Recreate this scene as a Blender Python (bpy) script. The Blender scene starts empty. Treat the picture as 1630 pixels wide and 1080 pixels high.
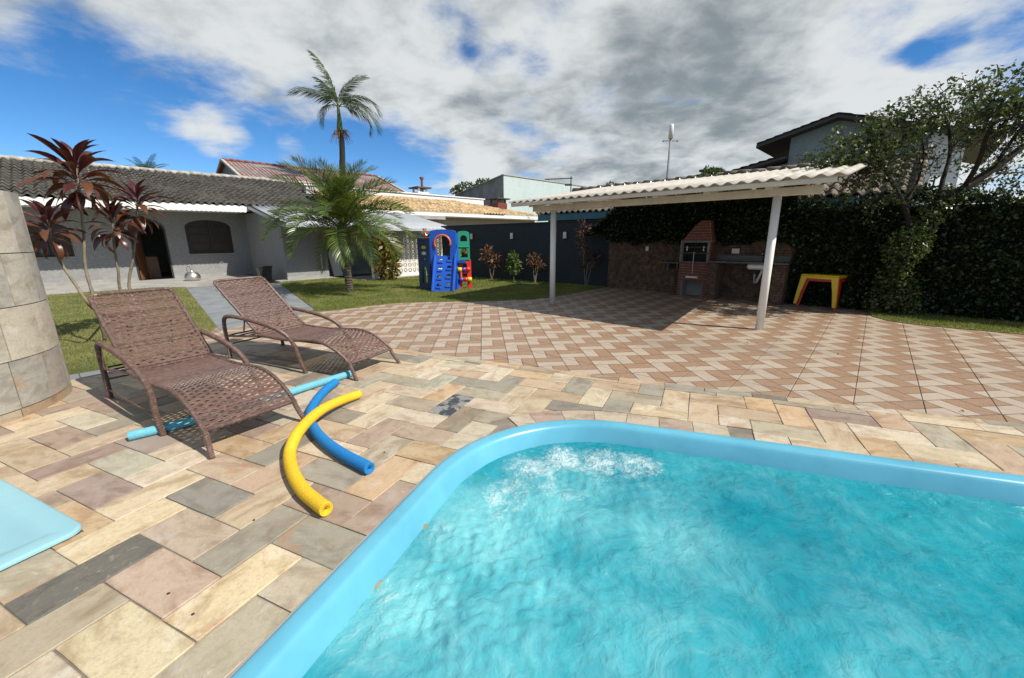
import bpy, math, random
import numpy as np
from mathutils import Vector, Matrix, noise

random.seed(7)
RNG = np.random.default_rng(7)
SC = bpy.context.scene
COL = SC.collection
R_ = math.radians

# ------------------------------------------------------------------ camera, sky, sun, exposure
CAM_H = 1.5
FPX = 650.0
TH = math.atan(160.5 / 650.0)
ROLL = R_(0.5)
FW = Vector((0, math.cos(TH), -math.sin(TH)))
UP0 = Vector((0, math.sin(TH), math.cos(TH)))
CR = math.cos(ROLL) * Vector((1, 0, 0)) - math.sin(ROLL) * UP0
CU = math.sin(ROLL) * Vector((1, 0, 0)) + math.cos(ROLL) * UP0
cam_data = bpy.data.cameras.new('camera')
cam = bpy.data.objects.new('camera', cam_data)
COL.objects.link(cam)
cam.matrix_world = Matrix(((CR.x, CU.x, -FW.x, 0), (CR.y, CU.y, -FW.y, 0), (CR.z, CU.z, -FW.z, CAM_H), (0, 0, 0, 1)))
cam_data.sensor_width = 36
cam_data.lens = FPX / 1630 * 36
cam_data.clip_start = 0.05
cam_data.clip_end = 3000
SC.camera = cam

SUN_DIR = Vector((0.89, -0.455, math.tan(R_(46.8)))).normalized()     # towards the sun
SUN_EL = math.asin(SUN_DIR.z)
SUN_AZ = math.atan2(SUN_DIR.x, SUN_DIR.y)
sun_data = bpy.data.lights.new('sun', 'SUN')
sun_data.energy = 5.0
sun_data.angle = R_(0.5)
sun_data.color = (1.0, 0.935, 0.83)
sun = bpy.data.objects.new('sun', sun_data)
sun.rotation_euler = SUN_DIR.to_track_quat('Z', 'Y').to_euler()
COL.objects.link(sun)

def cray(px, py):
    return (FW + CR * ((px - 815) / FPX) + CU * (-(py - 540) / FPX))

world = bpy.data.worlds.new('World')
SC.world = world
world.use_nodes = True
def build_world():
    nt = world.node_tree
    nt.nodes.clear()
    N = nt.nodes.new
    L = nt.links.new
    out = N('ShaderNodeOutputWorld')
    bg = N('ShaderNodeBackground'); bg.inputs['Strength'].default_value = 0.1
    sky = N('ShaderNodeTexSky'); sky.sky_type = 'NISHITA'; sky.sun_disc = False
    sky.sun_elevation = SUN_EL; sky.sun_rotation = SUN_AZ
    sky.air_density = 1.0; sky.dust_density = 0.0; sky.ozone_density = 2.0; sky.altitude = 3500
    tc = N('ShaderNodeTexCoord')
    sep = N('ShaderNodeSeparateXYZ'); L(tc.outputs['Generated'], sep.inputs[0])
    def math_(op, a, b=None, c=None, clamp=False):
        m = N('ShaderNodeMath'); m.operation = op; m.use_clamp = clamp
        for i, x in enumerate((a, b, c)):
            if x is None: continue
            if isinstance(x, (int, float)): m.inputs[i].default_value = x
            else: L(x, m.inputs[i])
        return m.outputs[0]
    def ss(v, a, b, c=0.0, d=1.0):
        mr = N('ShaderNodeMapRange'); mr.interpolation_type = 'SMOOTHSTEP'
        for k, q in zip(('From Min', 'From Max', 'To Min', 'To Max'), (a, b, c, d)): mr.inputs[k].default_value = q
        L(v, mr.inputs['Value']); return mr.outputs[0]
    zc = math_('ADD', math_('MAXIMUM', sep.outputs['Z'], 0.0), 0.22)
    comb = N('ShaderNodeCombineXYZ')
    L(math_('DIVIDE', sep.outputs['X'], zc), comb.inputs[0])
    L(math_('DIVIDE', sep.outputs['Y'], zc), comb.inputs[1])
    def noise_(scale, detail, rough, dist, off):
        mp = N('ShaderNodeMapping'); mp.inputs['Location'].default_value = off
        L(comb.outputs[0], mp.inputs[0])
        n = N('ShaderNodeTexNoise'); n.inputs['Scale'].default_value = scale; n.inputs['Detail'].default_value = detail
        n.inputs['Roughness'].default_value = rough; n.inputs['Distortion'].default_value = dist
        L(mp.outputs[0], n.inputs['Vector']); return n.outputs['Fac']
    big = noise_(1.3, 10, 0.58, 0.3, (3.1, 1.7, 0))
    fine = noise_(4.6, 9, 0.62, 0.3, (8.4, 5.2, 3))
    dens = math_('ADD', math_('MULTIPLY', math_('SUBTRACT', big, .5), 3.6), math_('MULTIPLY', math_('SUBTRACT', fine, .5), 1.7))
    # where the cloud banks and the blue gaps lie, as directions in the sky
    def lobe(px, py, width, weight):
        d = cray(px, py).normalized()
        vm = N('ShaderNodeVectorMath'); vm.operation = 'DOT_PRODUCT'
        L(tc.outputs['Generated'], vm.inputs[0]); vm.inputs[1].default_value = d
        return ss(vm.outputs['Value'], math.cos(R_(width)), 1.0, 0, weight)
    for lb in LOBES: dens = math_('ADD', dens, lobe(*lb))
    dens = math_('ADD', dens, .14)
    cov = ss(dens, -.42, .72)
    # thick cloud is grey underneath, thin and edge cloud is white
    g1 = noise_(1.9, 9, 0.55, .3, (1.2, 9.0, 1)); g2 = noise_(6.0, 6, 0.6, .2, (4.2, 2.0, 7))
    gr = math_('ADD', math_('MULTIPLY', math_('SUBTRACT', g1, .5), 4.5), math_('ADD', math_('MULTIPLY', math_('SUBTRACT', g2, .5), 2.6), math_('MULTIPLY', dens, .3)))
    for lb in GREYS: gr = math_('ADD', gr, lobe(*lb))
    thick = ss(gr, -.5, 1.8)
    cc = N('ShaderNodeMix'); cc.data_type = 'RGBA'
    L(thick, cc.inputs['Factor'])
    cc.inputs['A'].default_value = (6.1, 6.3, 6.3, 1)
    cc.inputs['B'].default_value = (1.95, 2.3, 2.42, 1)
    hsv = N('ShaderNodeHueSaturation'); hsv.inputs['Hue'].default_value = .5; hsv.inputs['Saturation'].default_value = 1.3; hsv.inputs['Value'].default_value = 1.15
    L(sky.outputs[0], hsv.inputs['Color'])
    mx = N('ShaderNodeMix'); mx.data_type = 'RGBA'
    L(math_('MULTIPLY', cov, 0.95), mx.inputs['Factor']); L(hsv.outputs[0], mx.inputs['A']); L(cc.outputs['Result'], mx.inputs['B'])
    L(mx.outputs['Result'], bg.inputs['Color'])
    L(bg.outputs[0], out.inputs['Surface'])
LOBES = [(900, 70, 30, .30), (1250, 120, 30, .42), (1020, 200, 16, .22), (1480, 230, 22, .35), (560, 40, 24, .34), (720, 170, 12, .22),
         (220, 10, 22, .6), (50, 40, 18, .6), (350, 60, 8, .3), (120, 80, 8, .2), (1350, 270, 14, .25), (600, -200, 40, .1), (1150, 285, 10, .2), (480, 120, 9, .2),
         (70, 235, 14, -.95), (240, 222, 15, -1.05), (430, 225, 14, -1.0), (540, 255, 11, -.5), (660, 275, 9, -.5), (860, 290, 6, -.3),
         (705, 45, 5, -.85), (775, 75, 4, -.65), (660, 255, 7, -.3), (590, 215, 5, -.3), (1590, 60, 5, -.25), (130, 70, 4, -.35), (350, 217, 3.6, .8), (315, 210, 3.2, .6), (268, 204, 2.6, .5), (388, 234, 2.4, .4), (775, 287, 3.4, .62), (735, 292, 2.2, .5), (465, 252, 2.6, .6), (620, 275, 3, .35),
         (1490, 72, 2.6, -.5), (1440, 98, 2.2, -.45), (1465, 85, 2.2, -.3), (1500, 110, 5, .25), (840, 90, 3.5, -.35), (1550, 120, 6, -.35), (1610, 160, 4, -.4)]
GREYS = [(1050, 130, 13, .48), (1000, 210, 9, .40), (1180, 70, 11, .22), (1250, 160, 10, .3), (830, 200, 9, .3), (720, 210, 7, .25), (620, 90, 14, -.35), (840, 90, 6, -.45), (1480, 140, 14, -.45), (1150, 290, 7, -.5), (350, 212, 6, -.5), (765, 285, 5, -1.2), (1600, 250, 14, -.3), (1400, 60, 8, -.3)]
build_world()

SC.view_settings.view_transform = 'Standard'
SC.view_settings.look = 'None'
SC.view_settings.exposure = 0.34
SC.view_settings.gamma = 1.0
SC.view_settings.use_curve_mapping = False

# ------------------------------------------------------------------ helpers
def gp(px, py, z=0.0):
    d = cray(px, py); t = (z - CAM_H) / d.z
    return Vector((0, 0, CAM_H)) + d * t
def pl(px, py, o, n):
    """point where the sight line through a pixel meets the plane (o, n)"""
    d = cray(px, py); c = Vector((0, 0, CAM_H)); o = Vector(o); n = Vector(n)
    return c + d * ((o - c).dot(n) / d.dot(n))
def atY(px, py, Y):
    return pl(px, py, (0, Y, 0), (0, 1, 0))

class Frame:
    """local (s, t, z): s along a facade, t out from it, z up"""
    def __init__(self, o, d, flip=False):
        self.o = Vector((o[0], o[1], o[2] if len(o) > 2 else 0)); self.d = Vector((d[0], d[1], 0)).normalized()
        self.n = Vector((self.d.y, -self.d.x, 0))
        if flip: self.n = -self.n
    def __call__(self, p):
        return self.o + self.d * p[0] + self.n * p[1] + Vector((0, 0, p[2]))
    def inv(self, w):
        r = Vector(w) - self.o
        return (r.dot(self.d), r.dot(self.n), r.z)
IDENT = lambda p: Vector(p)

class MB:
    def __init__(self, T=IDENT):
        self.v = []; self.f = []; self.T = T
    def add(self, vs, fs):
        k = len(self.v)
        self.v += [tuple(self.T(p)) for p in vs]
        self.f += [tuple(i + k for i in f) for f in fs]
    def box(self, x0, x1, y0, y1, z0, z1):
        self.add([(x0, y0, z0), (x1, y0, z0), (x1, y1, z0), (x0, y1, z0), (x0, y0, z1), (x1, y0, z1), (x1, y1, z1), (x0, y1, z1)],
                 [(0, 3, 2, 1), (4, 5, 6, 7), (0, 1, 5, 4), (1, 2, 6, 5), (2, 3, 7, 6), (3, 0, 4, 7)])
    def bbox(self, x0, x1, y0, y1, z0, z1, b=.01):
        """box with chamfered vertical and horizontal edges"""
        vs = []; fs = []
        def ring(ix, z):
            k = len(vs)
            a, c = ix, b
            vs.extend([(x0 + c, y0 + a, z), (x1 - c, y0 + a, z), (x1 - a, y0 + c, z), (x1 - a, y1 - c, z), (x1 - c, y1 - a, z), (x0 + c, y1 - a, z), (x0 + a, y1 - c, z), (x0 + a, y0 + c, z)])
            return k
        def ring2(z):
            k = len(vs); c = b * 1.6; a = b
            vs.extend([(x0 + c, y0 + a, z), (x1 - c, y0 + a, z), (x1 - a, y0 + c, z), (x1 - a, y1 - c, z), (x1 - c, y1 - a, z), (x0 + c, y1 - a, z), (x0 + a, y1 - c, z), (x0 + a, y0 + c, z)])
            return k
        r0 = ring2(z0); r1 = ring(0, z0 + b); r2 = ring(0, z1 - b); r3 = ring2(z1)
        for a_, b_ in ((r0, r1), (r1, r2), (r2, r3)):
            for i in range(8):
                j = (i + 1) % 8
                fs.append((a_ + i, a_ + j, b_ + j, b_ + i))
        fs.append(tuple(r0 + 7 - i for i in range(8))); fs.append(tuple(r3 + i for i in range(8)))
        self.add(vs, fs)
    def bar(self, a, b, w, h, up=(0, 0, 1)):
        a = Vector(a); b = Vector(b); d = (b - a).normalized(); up = Vector(up)
        s = d.cross(up); s = s.normalized() if s.length > 1e-6 else Vector((1, 0, 0)); u = s.cross(d).normalized()
        vs = []
        for p in (a, b):
            for i, j in ((-1, -1), (1, -1), (1, 1), (-1, 1)):
                vs.append(p + s * (w / 2 * i) + u * (h / 2 * j))
        self.add(vs, [(0, 1, 2, 3), (7, 6, 5, 4), (0, 4, 5, 1), (1, 5, 6, 2), (2, 6, 7, 3), (3, 7, 4, 0)])
    def tube(self, pts, r, n=8, caps=True, flat=1.0):
        pts = [Vector(p) for p in pts]; m = len(pts)
        rs = r if isinstance(r, (list, tuple)) else [r] * m
        vs = []; fs = []; prev = None
        for i, p in enumerate(pts):
            d = (pts[min(i + 1, m - 1)] - pts[max(i - 1, 0)]).normalized()
            if prev is None:
                x = d.cross(Vector((0, 0, 1)))
                if x.length < 1e-3: x = d.cross(Vector((0, 1, 0)))
                x.normalize()
            else:
                x = (prev - d * prev.dot(d)).normalized()
            prev = x; y = d.cross(x)
            for k in range(n):
                a = 2 * math.pi * k / n
                vs.append(p + (x * math.cos(a) + y * (math.sin(a) * flat)) * rs[i])
        for i in range(m - 1):
            for k in range(n):
                k2 = (k + 1) % n
                fs.append((i * n + k, i * n + k2, (i + 1) * n + k2, (i + 1) * n + k))
        if caps:
            fs.append(tuple(range(n - 1, -1, -1))); fs.append(tuple((m - 1) * n + k for k in range(n)))
        self.add(vs, fs)
    def lathe(self, prof, c=(0, 0, 0), n=24, cap=True):
        vs = []; fs = []
        for r, z in prof:
            for k in range(n):
                a = 2 * math.pi * k / n
                vs.append((c[0] + r * math.cos(a), c[1] + r * math.sin(a), c[2] + z))
        for i in range(len(prof) - 1):
            for k in range(n):
                k2 = (k + 1) % n
                fs.append((i * n + k, i * n + k2, (i + 1) * n + k2, (i + 1) * n + k))
        if cap:
            fs.append(tuple(range(n - 1, -1, -1))); m = len(prof) - 1
            fs.append(tuple(m * n + k for k in range(n)))
        self.add(vs, fs)
    def prism(self, poly, z0, z1, bottom=True):
        n = len(poly)
        vs = [(p[0], p[1], z0) for p in poly] + [(p[0], p[1], z1) for p in poly]
        fs = [tuple(n + i for i in range(n))] + ([tuple(range(n - 1, -1, -1))] if bottom else [])
        fs += [(i, (i + 1) % n, n + (i + 1) % n, n + i) for i in range(n)]
        self.add(vs, fs)
    def extr(self, poly3, vec):
        n = len(poly3); vec = Vector(vec)
        vs = [Vector(p) for p in poly3] + [Vector(p) + vec for p in poly3]
        self.add(vs, [tuple(range(n)), tuple(n + i for i in range(n - 1, -1, -1))] + [(i, n + i, n + (i + 1) % n, (i + 1) % n) for i in range(n)])
    def sheet(self, rows):
        m = len(rows[0]); vs = [p for r in rows for p in r]
        self.add(vs, [(i * m + j, i * m + j + 1, (i + 1) * m + j + 1, (i + 1) * m + j) for i in range(len(rows) - 1) for j in range(m - 1)])
    def plate(self, cells, y0, y1, n=16):
        """wall in local x-z with thickness y0..y1; cells (x0,x1,z0,z1,hole); hole = list of (x,z) points or None"""
        for x0, x1, z0, z1, hole in cells:
            if hole is None:
                self.box(x0, x1, y0, y1, z0, z1); continue
            m = len(hole); cx = sum(p[0] for p in hole) / m; cz = sum(p[1] for p in hole) / m
            outer = []
            for hx, hz in hole:
                dx, dz = hx - cx, hz - cz
                t = min([((x1 - cx) / dx) if dx > 1e-9 else ((x0 - cx) / dx) if dx < -1e-9 else 1e9, ((z1 - cz) / dz) if dz > 1e-9 else ((z0 - cz) / dz) if dz < -1e-9 else 1e9])
                outer.append([cx + dx * t, cz + dz * t])
            for c in ((x0, z0), (x1, z0), (x1, z1), (x0, z1)):
                k = min(range(m), key=lambda i: (outer[i][0] - c[0]) ** 2 + (outer[i][1] - c[1]) ** 2); outer[k] = list(c)
            vs = []; fs = []
            for y in (y0, y1):
                vs += [(p[0], y, p[1]) for p in outer] + [(p[0], y, p[1]) for p in hole]
            for i in range(m):
                j = (i + 1) % m
                fs.append((i, j, m + j, m + i)); fs.append((2 * m + i, 3 * m + i, 3 * m + j, 2 * m + j))
                fs.append((m + i, m + j, 3 * m + j, 3 * m + i)); fs.append((i, 2 * m + i, 2 * m + j, j))
            self.add(vs, fs)
    def mesh(self, name, smooth=False):
        me = bpy.data.meshes.new(name); me.from_pydata(self.v, [], self.f)
        if smooth: me.polygons.foreach_set('use_smooth', [True] * len(me.polygons))
        me.update(); return me

def arch(x0, x1, z0, zs, zt, n=10):
    """opening outline: straight sides from z0 to zs, elliptical head up to zt (counter-clockwise)"""
    p = [(x0, z0), ((x0 + x1) / 2, z0), (x1, z0), (x1, (z0 + zs) / 2)]
    for i in range(n + 1):
        a = math.pi * i / n
        p.append(((x0 + x1) / 2 + (x1 - x0) / 2 * math.cos(a), zs + (zt - zs) * math.sin(a)))
    p.append((x0, (z0 + zs) / 2)); return p
def oval(cx, cz, rx, rz, n=14):
    return [(cx + rx * math.cos(2 * math.pi * i / n), cz + rz * math.sin(2 * math.pi * i / n)) for i in range(n)]

WM = {}                                         # world matrix of things we placed
def tag(o, label=None, cat=None, group=None, kind=None):
    if label: o['label'] = label
    if cat: o['category'] = cat
    if group: o['group'] = group
    if kind: o['kind'] = kind
    return o
def thing(name, label, cat, loc=(0, 0, 0), rz=0, group=None):
    o = bpy.data.objects.new(name, None); COL.objects.link(o)
    o.location = loc; o.rotation_euler = (0, 0, rz); o.empty_display_size = .2
    WM[o] = Matrix.Translation(Vector(loc)) @ Matrix.Rotation(rz, 4, 'Z')
    return tag(o, label, cat, group)
def put(name, me, mat=None, parent=None, label=None, kind=None, world=True, color=None, mx=None):
    """link a mesh (MB or mesh) as one object; vertices are in world space unless world=False (then local to the parent)"""
    smooth = False
    if isinstance(me, tuple): me, smooth = me
    if isinstance(me, MB): me = me.mesh(name, smooth)
    if mat is not None and len(me.materials) == 0: me.materials.append(mat)
    o = bpy.data.objects.new(name, me); COL.objects.link(o)
    if parent is not None:
        o.parent = parent
        if world and parent in WM: o.matrix_parent_inverse = WM[parent].inverted()
    if mx is not None: o.matrix_basis = mx
    if color is not None: o.color = (*color, 1)
    if label: o['label'] = label
    if kind: o['kind'] = kind
    return o
def copy_tree(o, parent=None):
    c = o.copy(); COL.objects.link(c)
    if parent is not None:
        c.parent = parent; c.matrix_parent_inverse = o.matrix_parent_inverse.copy()
    for ch in list(o.children): copy_tree(ch, c)
    return c

# ------------------------------------------------------------------ materials
class NT:
    def __init__(self, name):
        self.m = bpy.data.materials.new(name); self.m.use_nodes = True
        self.t = self.m.node_tree; self.t.nodes.clear()
        self.out = self.n('ShaderNodeOutputMaterial'); self.b = self.n('ShaderNodeBsdfPrincipled')
        self.l(self.b.outputs[0], self.out.inputs[0])
    def n(self, k, **kw):
        x = self.t.nodes.new(k)
        for a, v in kw.items(): setattr(x, a, v)
        return x
    def l(self, a, b): self.t.links.new(a, b)
    def coord(self, kind='Object', scale=(1, 1, 1), rot=(0, 0, 0)):
        tc = self.n('ShaderNodeTexCoord'); mp = self.n('ShaderNodeMapping')
        mp.inputs['Scale'].default_value = scale; mp.inputs['Rotation'].default_value = rot
        self.l(tc.outputs[kind], mp.inputs[0]); return mp.outputs[0]
    def noise(self, v, scale, detail=4, rough=.55, dist=0, w=None):
        x = self.n('ShaderNodeTexNoise'); x.inputs['Scale'].default_value = scale; x.inputs['Detail'].default_value = detail
        x.inputs['Roughness'].default_value = rough; x.inputs['Distortion'].default_value = dist
        if w is not None:
            x.noise_dimensions = '4D'; self.l(w, x.inputs['W'])
        if v is not None: self.l(v, x.inputs['Vector'])
        return x.outputs['Fac']
    def math(self, op, a, b=None, clamp=False):
        x = self.n('ShaderNodeMath', operation=op); x.use_clamp = clamp
        for i, q in enumerate((a, b)):
            if q is None: continue
            if isinstance(q, (int, float)): x.inputs[i].default_value = q
            else: self.l(q, x.inputs[i])
        return x.outputs[0]
    def mr(self, v, a, b, c=0, d=1, smooth=False):
        x = self.n('ShaderNodeMapRange')
        if smooth: x.interpolation_type = 'SMOOTHSTEP'
        for k, q in zip(('From Min', 'From Max', 'To Min', 'To Max'), (a, b, c, d)): x.inputs[k].default_value = q
        self.l(v, x.inputs['Value']); return x.outputs[0]
    def mix(self, f, a, b, blend='MIX'):
        x = self.n('ShaderNodeMix', data_type='RGBA', blend_type=blend)
        for k, q in (('Factor', f), ('A', a), ('B', b)):
            if isinstance(q, (int, float)): x.inputs[k].default_value = q
            elif isinstance(q, tuple): x.inputs[k].default_value = q if len(q) == 4 else (*q, 1)
            else: self.l(q, x.inputs[k])
        return x.outputs['Result']
    def bump(self, h, strength=.3, dist=.01):
        x = self.n('ShaderNodeBump'); x.inputs['Strength'].default_value = strength; x.inputs['Distance'].default_value = dist
        self.l(h, x.inputs['Height']); self.l(x.outputs[0], self.b.inputs['Normal']); return x
    def set(self, **kw):
        for k, v in kw.items():
            i = self.b.inputs[k.replace('_', ' ')]
            if isinstance(v, (int, float)): i.default_value = v
            elif isinstance(v, tuple): i.default_value = v if len(v) == 4 else (*v, 1)
            else: self.l(v, i)
        return self

def basic(name, c, rough=.6, var=.18, sc=4.0, bump=.15, bsc=60.0, bd=.003, metal=0, spec=.5, c2=None, speck=0, stretch=(1, 1, 1), dirt=None):
    t = NT(name); v = t.coord('Object', stretch)
    f = t.noise(v, sc, 6, .6, .3)
    a = tuple(x * (1 - var) for x in c); b = tuple(min(1, x * (1 + var)) for x in (c2 or c))
    col = t.mix(t.mr(f, .3, .7), a, b)
    if speck:
        col = t.mix(t.math('MULTIPLY', t.mr(t.noise(v, bsc * .7, 3, .7), .55, .75), speck), col, tuple(x * .35 for x in c))
    if dirt:
        dn = t.noise(t.coord('Object', (1, 1, .25)), dirt[1], 5, .65, .6)
        col = t.mix(t.mr(dn, dirt[2], dirt[2] + .2, 0, dirt[3]), col, dirt[0])
    t.set(Base_Color=col, Roughness=rough, Metallic=metal, Specular_IOR_Level=spec)
    if bump: t.bump(t.noise(v, bsc, 4, .6), bump, bd)
    return t.m

def leaf_mat(name, c1, c2, c3=None, rough=.45, trans=.25, spec=.5, sc=9.0):
    """per-face colour by position noise, a little light passes through"""
    t = NT(name); v = t.coord('Object')
    geo = t.n('ShaderNodeNewGeometry')
    col = t.mix(geo.outputs['Random Per Island'], c1, c2)
    if c3: col = t.mix(t.mr(t.noise(v, sc, 3), .5, .72), col, c3)
    t.set(Base_Color=col, Roughness=rough, Specular_IOR_Level=spec)
    tr = t.n('ShaderNodeBsdfTranslucent'); t.l(t.mix(.5, col, (c2[0] * 1.6, c2[1] * 1.6, c2[2] * .6), 'MIX'), tr.inputs[0])
    ms = t.n('ShaderNodeMixShader'); ms.inputs[0].default_value = trans
    t.l(t.b.outputs[0], ms.inputs[1]); t.l(tr.outputs[0], ms.inputs[2]); t.l(ms.outputs[0], t.out.inputs[0])
    return t.m

def stone_mat(name='quartzite', vert=False, island=False):
    t = NT(name); oi = t.n('ShaderNodeObjectInfo'); geo = t.n('ShaderNodeNewGeometry'); rnd = geo.outputs['Random Per Island'] if island else oi.outputs['Random']; v = t.coord('Object', (1, 1, 1), (0, 0, R_(20)))
    w = t.math('MULTIPLY', rnd, 60)
    vs = t.coord('Object', (2.4, 5, 2.4) if not vert else (3, 3, 5), (0, 0, R_(-65)))
    band = t.noise(vs, 1.5, 6, .62, .9, w)
    cloud = t.noise(v, 6.5, 5, .6, .4, w)
    fine = t.noise(v, 60, 5, .68, .2, w)
    grit = t.noise(v, 260, 3, .7, 0, w)
    base = oi.outputs['Color']
    if island:
        rp = t.n('ShaderNodeValToRGB'); rp.color_ramp.interpolation = 'CONSTANT'; cs = [(.50, .41, .27), (.42, .33, .21), (.35, .31, .22), (.46, .40, .29), (.38, .28, .20), (.27, .25, .19), (.52, .44, .31)]
        while len(rp.color_ramp.elements) < len(cs): rp.color_ramp.elements.new(.5)
        for i, q in enumerate(cs): rp.color_ramp.elements[i].position = i / len(cs); rp.color_ramp.elements[i].color = (*q, 1)
        t.l(rnd, rp.inputs[0]); base = rp.outputs[0]
    hsv = t.n('ShaderNodeHueSaturation'); hsv.inputs['Saturation'].default_value = 1.3; hsv.inputs['Value'].default_value = .60; hsv.inputs['Hue'].default_value = .486
    t.l(base, hsv.inputs['Color'])
    c = t.mix(t.mr(band, .44, .66, 0, .85, True), base, hsv.outputs[0])
    hs2 = t.n('ShaderNodeHueSaturation'); hs2.inputs['Saturation'].default_value = .65; hs2.inputs['Value'].default_value = 1.16
    t.l(base, hs2.inputs['Color'])
    c = t.mix(t.mr(cloud, .5, .72, 0, .7, True), c, hs2.outputs[0])
    # rusty stain on some
    rust = t.math('MULTIPLY', t.mr(t.noise(v, 3.5, 5, .6, 1.2, w), .56, .68, 0, 1, True), t.mr(t.math('FRACT', t.math('MULTIPLY', rnd, 7.13)), .45, .6, 0, .62))
    c = t.mix(rust, c, (.36, .18, .075))
    c = t.mix(t.mr(fine, .50, .72, 0, .48), c, (.22, .165, .11))
    c = t.mix(t.mr(t.noise(vs, 9, 7, .7, 1.1, w), .50, .72, 0, .5, True), c, (.34, .22, .12))
    c = t.mix(t.mr(t.noise(v, 14, 6, .7, .8, w), .58, .74, 0, .5, True), c, (.62, .55, .41))
    c = t.mix(t.mr(grit, .32, .72, 0, .38), c, (.2, .165, .12))
    c = t.mix(t.mr(t.noise(v, 45, 2, .5, 0, w), .74, .80, 0, .6), c, (.05, .045, .04))
    dust = t.n('ShaderNodeHueSaturation'); dust.inputs['Saturation'].default_value = .91; dust.inputs['Value'].default_value = 1.03; t.l(c, dust.inputs['Color']); c = dust.outputs[0]
    t.set(Base_Color=c, Roughness=t.mr(cloud, .3, .7, .5, .68), Specular_IOR_Level=.35)
    h = t.math('ADD', t.math('MULTIPLY', band, .7), t.math('ADD', t.math('MULTIPLY', fine, .35), t.math('MULTIPLY', grit, .2)))
    t.bump(h, .55, .006)
    return t.m

M = {}
M['stone'] = stone_mat()
M['stone_rest'] = stone_mat('quartzite_rest', False, True)
M['stone_vert'] = stone_mat('quartzite_upright', True)
def slate_mat():
    t = NT('flaking_slate'); v = t.coord('Object'); f = t.noise(v, 9, 6, .65, .6)
    c = t.mix(t.mr(f, .47, .53), (.035, .04, .048), (.24, .235, .22))
    c = t.mix(t.mr(t.noise(v, 60, 4), .5, .7, 0, .5), c, (.05, .05, .05))
    t.set(Base_Color=c, Roughness=.5); t.bump(f, .5, .006); return t.m
M['slate_flaked'] = slate_mat()
M['mortar'] = basic('mortar', (.19, .165, .13), .9, .25, 8, .4, 120)
M['grout'] = basic('grout', (.11, .085, .065), .9, .25, 8, .3, 120)
def tile_mat():
    """printed herringbone: planks two by two in cream and in brown, joints printed thin"""
    t = NT('printed_tile'); uv = t.n('ShaderNodeUVMap'); sp = t.n('ShaderNodeSeparateXYZ'); t.l(uv.outputs[0], sp.inputs[0])
    a, b = sp.outputs[0], sp.outputs[1]                    # plank axes in pattern cells
    fa = t.math('FRACT', a)
    par = t.math('MODULO', t.math('ADD', t.math('FLOOR', a), 40), 2)
    bb = t.math('MULTIPLY', t.math('FRACT', t.math('MULTIPLY', t.math('ADD', b, par), .5)), 2)   # 0..2
    up = t.math('LESS_THAN', bb, 1.0)
    left = t.math('LESS_THAN', fa, .5)
    bar_white = t.math('GREATER_THAN', bb, 1.5)
    # white where (up and left) or bar_white
    white = t.math('MAXIMUM', t.math('MULTIPLY', up, left), bar_white)
    # printed seams
    def near(x, vals, wdt):
        r = None
        for q in vals:
            d = t.math('LESS_THAN', t.math('ABSOLUTE', t.math('SUBTRACT', x, q)), wdt)
            r = d if r is None else t.math('MAXIMUM', r, d)
        return r
    seam = t.math('MAXIMUM', t.math('MAXIMUM', near(fa, (0, 1), .020), t.math('MULTIPLY', up, near(fa, (.5,), .018))), near(bb, (0, 1.0, 1.5, 2.0), .020))
    oi = t.n('ShaderNodeObjectInfo'); w = t.math('MULTIPLY', oi.outputs['Random'], 40)
    vv = t.coord('UV', (7, 1.5, 1)); vh = t.coord('UV', (1.5, 7, 1))
    gv = t.noise(vv, 5, 7, .72, 1.6, w); gh = t.noise(vh, 5, 7, .72, 1.6, w)
    gmix = t.n('ShaderNodeMix'); t.l(up, gmix.inputs['Factor']); t.l(gh, gmix.inputs['A']); t.l(gv, gmix.inputs['B'])
    grain = gmix.outputs['Result']
    wc = t.mix(t.mr(grain, .35, .68), (.47, .40, .315), (.35, .275, .21))
    bc = t.mix(t.mr(grain, .35, .66), (.385, .25, .155), (.19, .108, .063))
    c = t.mix(white, bc, wc)
    c = t.mix(t.math('MULTIPLY', seam, .85), c, (.075, .048, .035))
    c = t.mix(t.mr(t.noise(t.coord('UV', (1, 1, 1)), 3, 4, .6, 0, w), .45, .75, 0, .3), c, (.30, .25, .21))
    c = t.mix(t.mr(t.noise(t.coord('UV'), 90, 3, .7, 0, w), .62, .8, 0, .5), c, (.12, .1, .085))
    # one batch of tiles is a little darker than the next
    c = t.mix(t.mr(oi.outputs['Random'], 0, 1, 0, .22), c, (.26, .20, .145))
    gp_ = t.n('ShaderNodeNewGeometry')
    c = t.mix(t.mr(t.noise(gp_.outputs['Position'], .55, 6, .65, .8), .50, .72, 0, .40, True), c, (.20, .15, .105))
    c = t.mix(t.mr(t.noise(gp_.outputs['Position'], 2.2, 5, .7, .5), .60, .74, 0, .35, True), c, (.15, .115, .085))
    t.set(Base_Color=c, Roughness=t.mr(grain, .3, .7, .42, .6), Specular_IOR_Level=.4); t.bump(t.math('SUBTRACT', grain, t.math('MULTIPLY', seam, .6)), .25, .002)
    return t.m
M['tile'] = tile_mat()
M['soil'] = basic('soil', (.07, .085, .03), .95, .4, 3, .5, 60, .01, c2=(.13, .105, .05))
M['lawn'] = basic('lawn_soil', (.10, .11, .03), .95, .35, 1.2, .6, 90, .02, c2=(.19, .165, .065))
M['grass'] = leaf_mat('grass_blade', (.088, .135, .024), (.21, .245, .058), (.31, .28, .115), .65, .3, .25, 1.1)
M['concrete'] = basic('concrete', (.32, .31, .29), .85, .2, 2, .3, 70, .003, dirt=((.12, .11, .1), 1.5, .5, .5))
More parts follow.
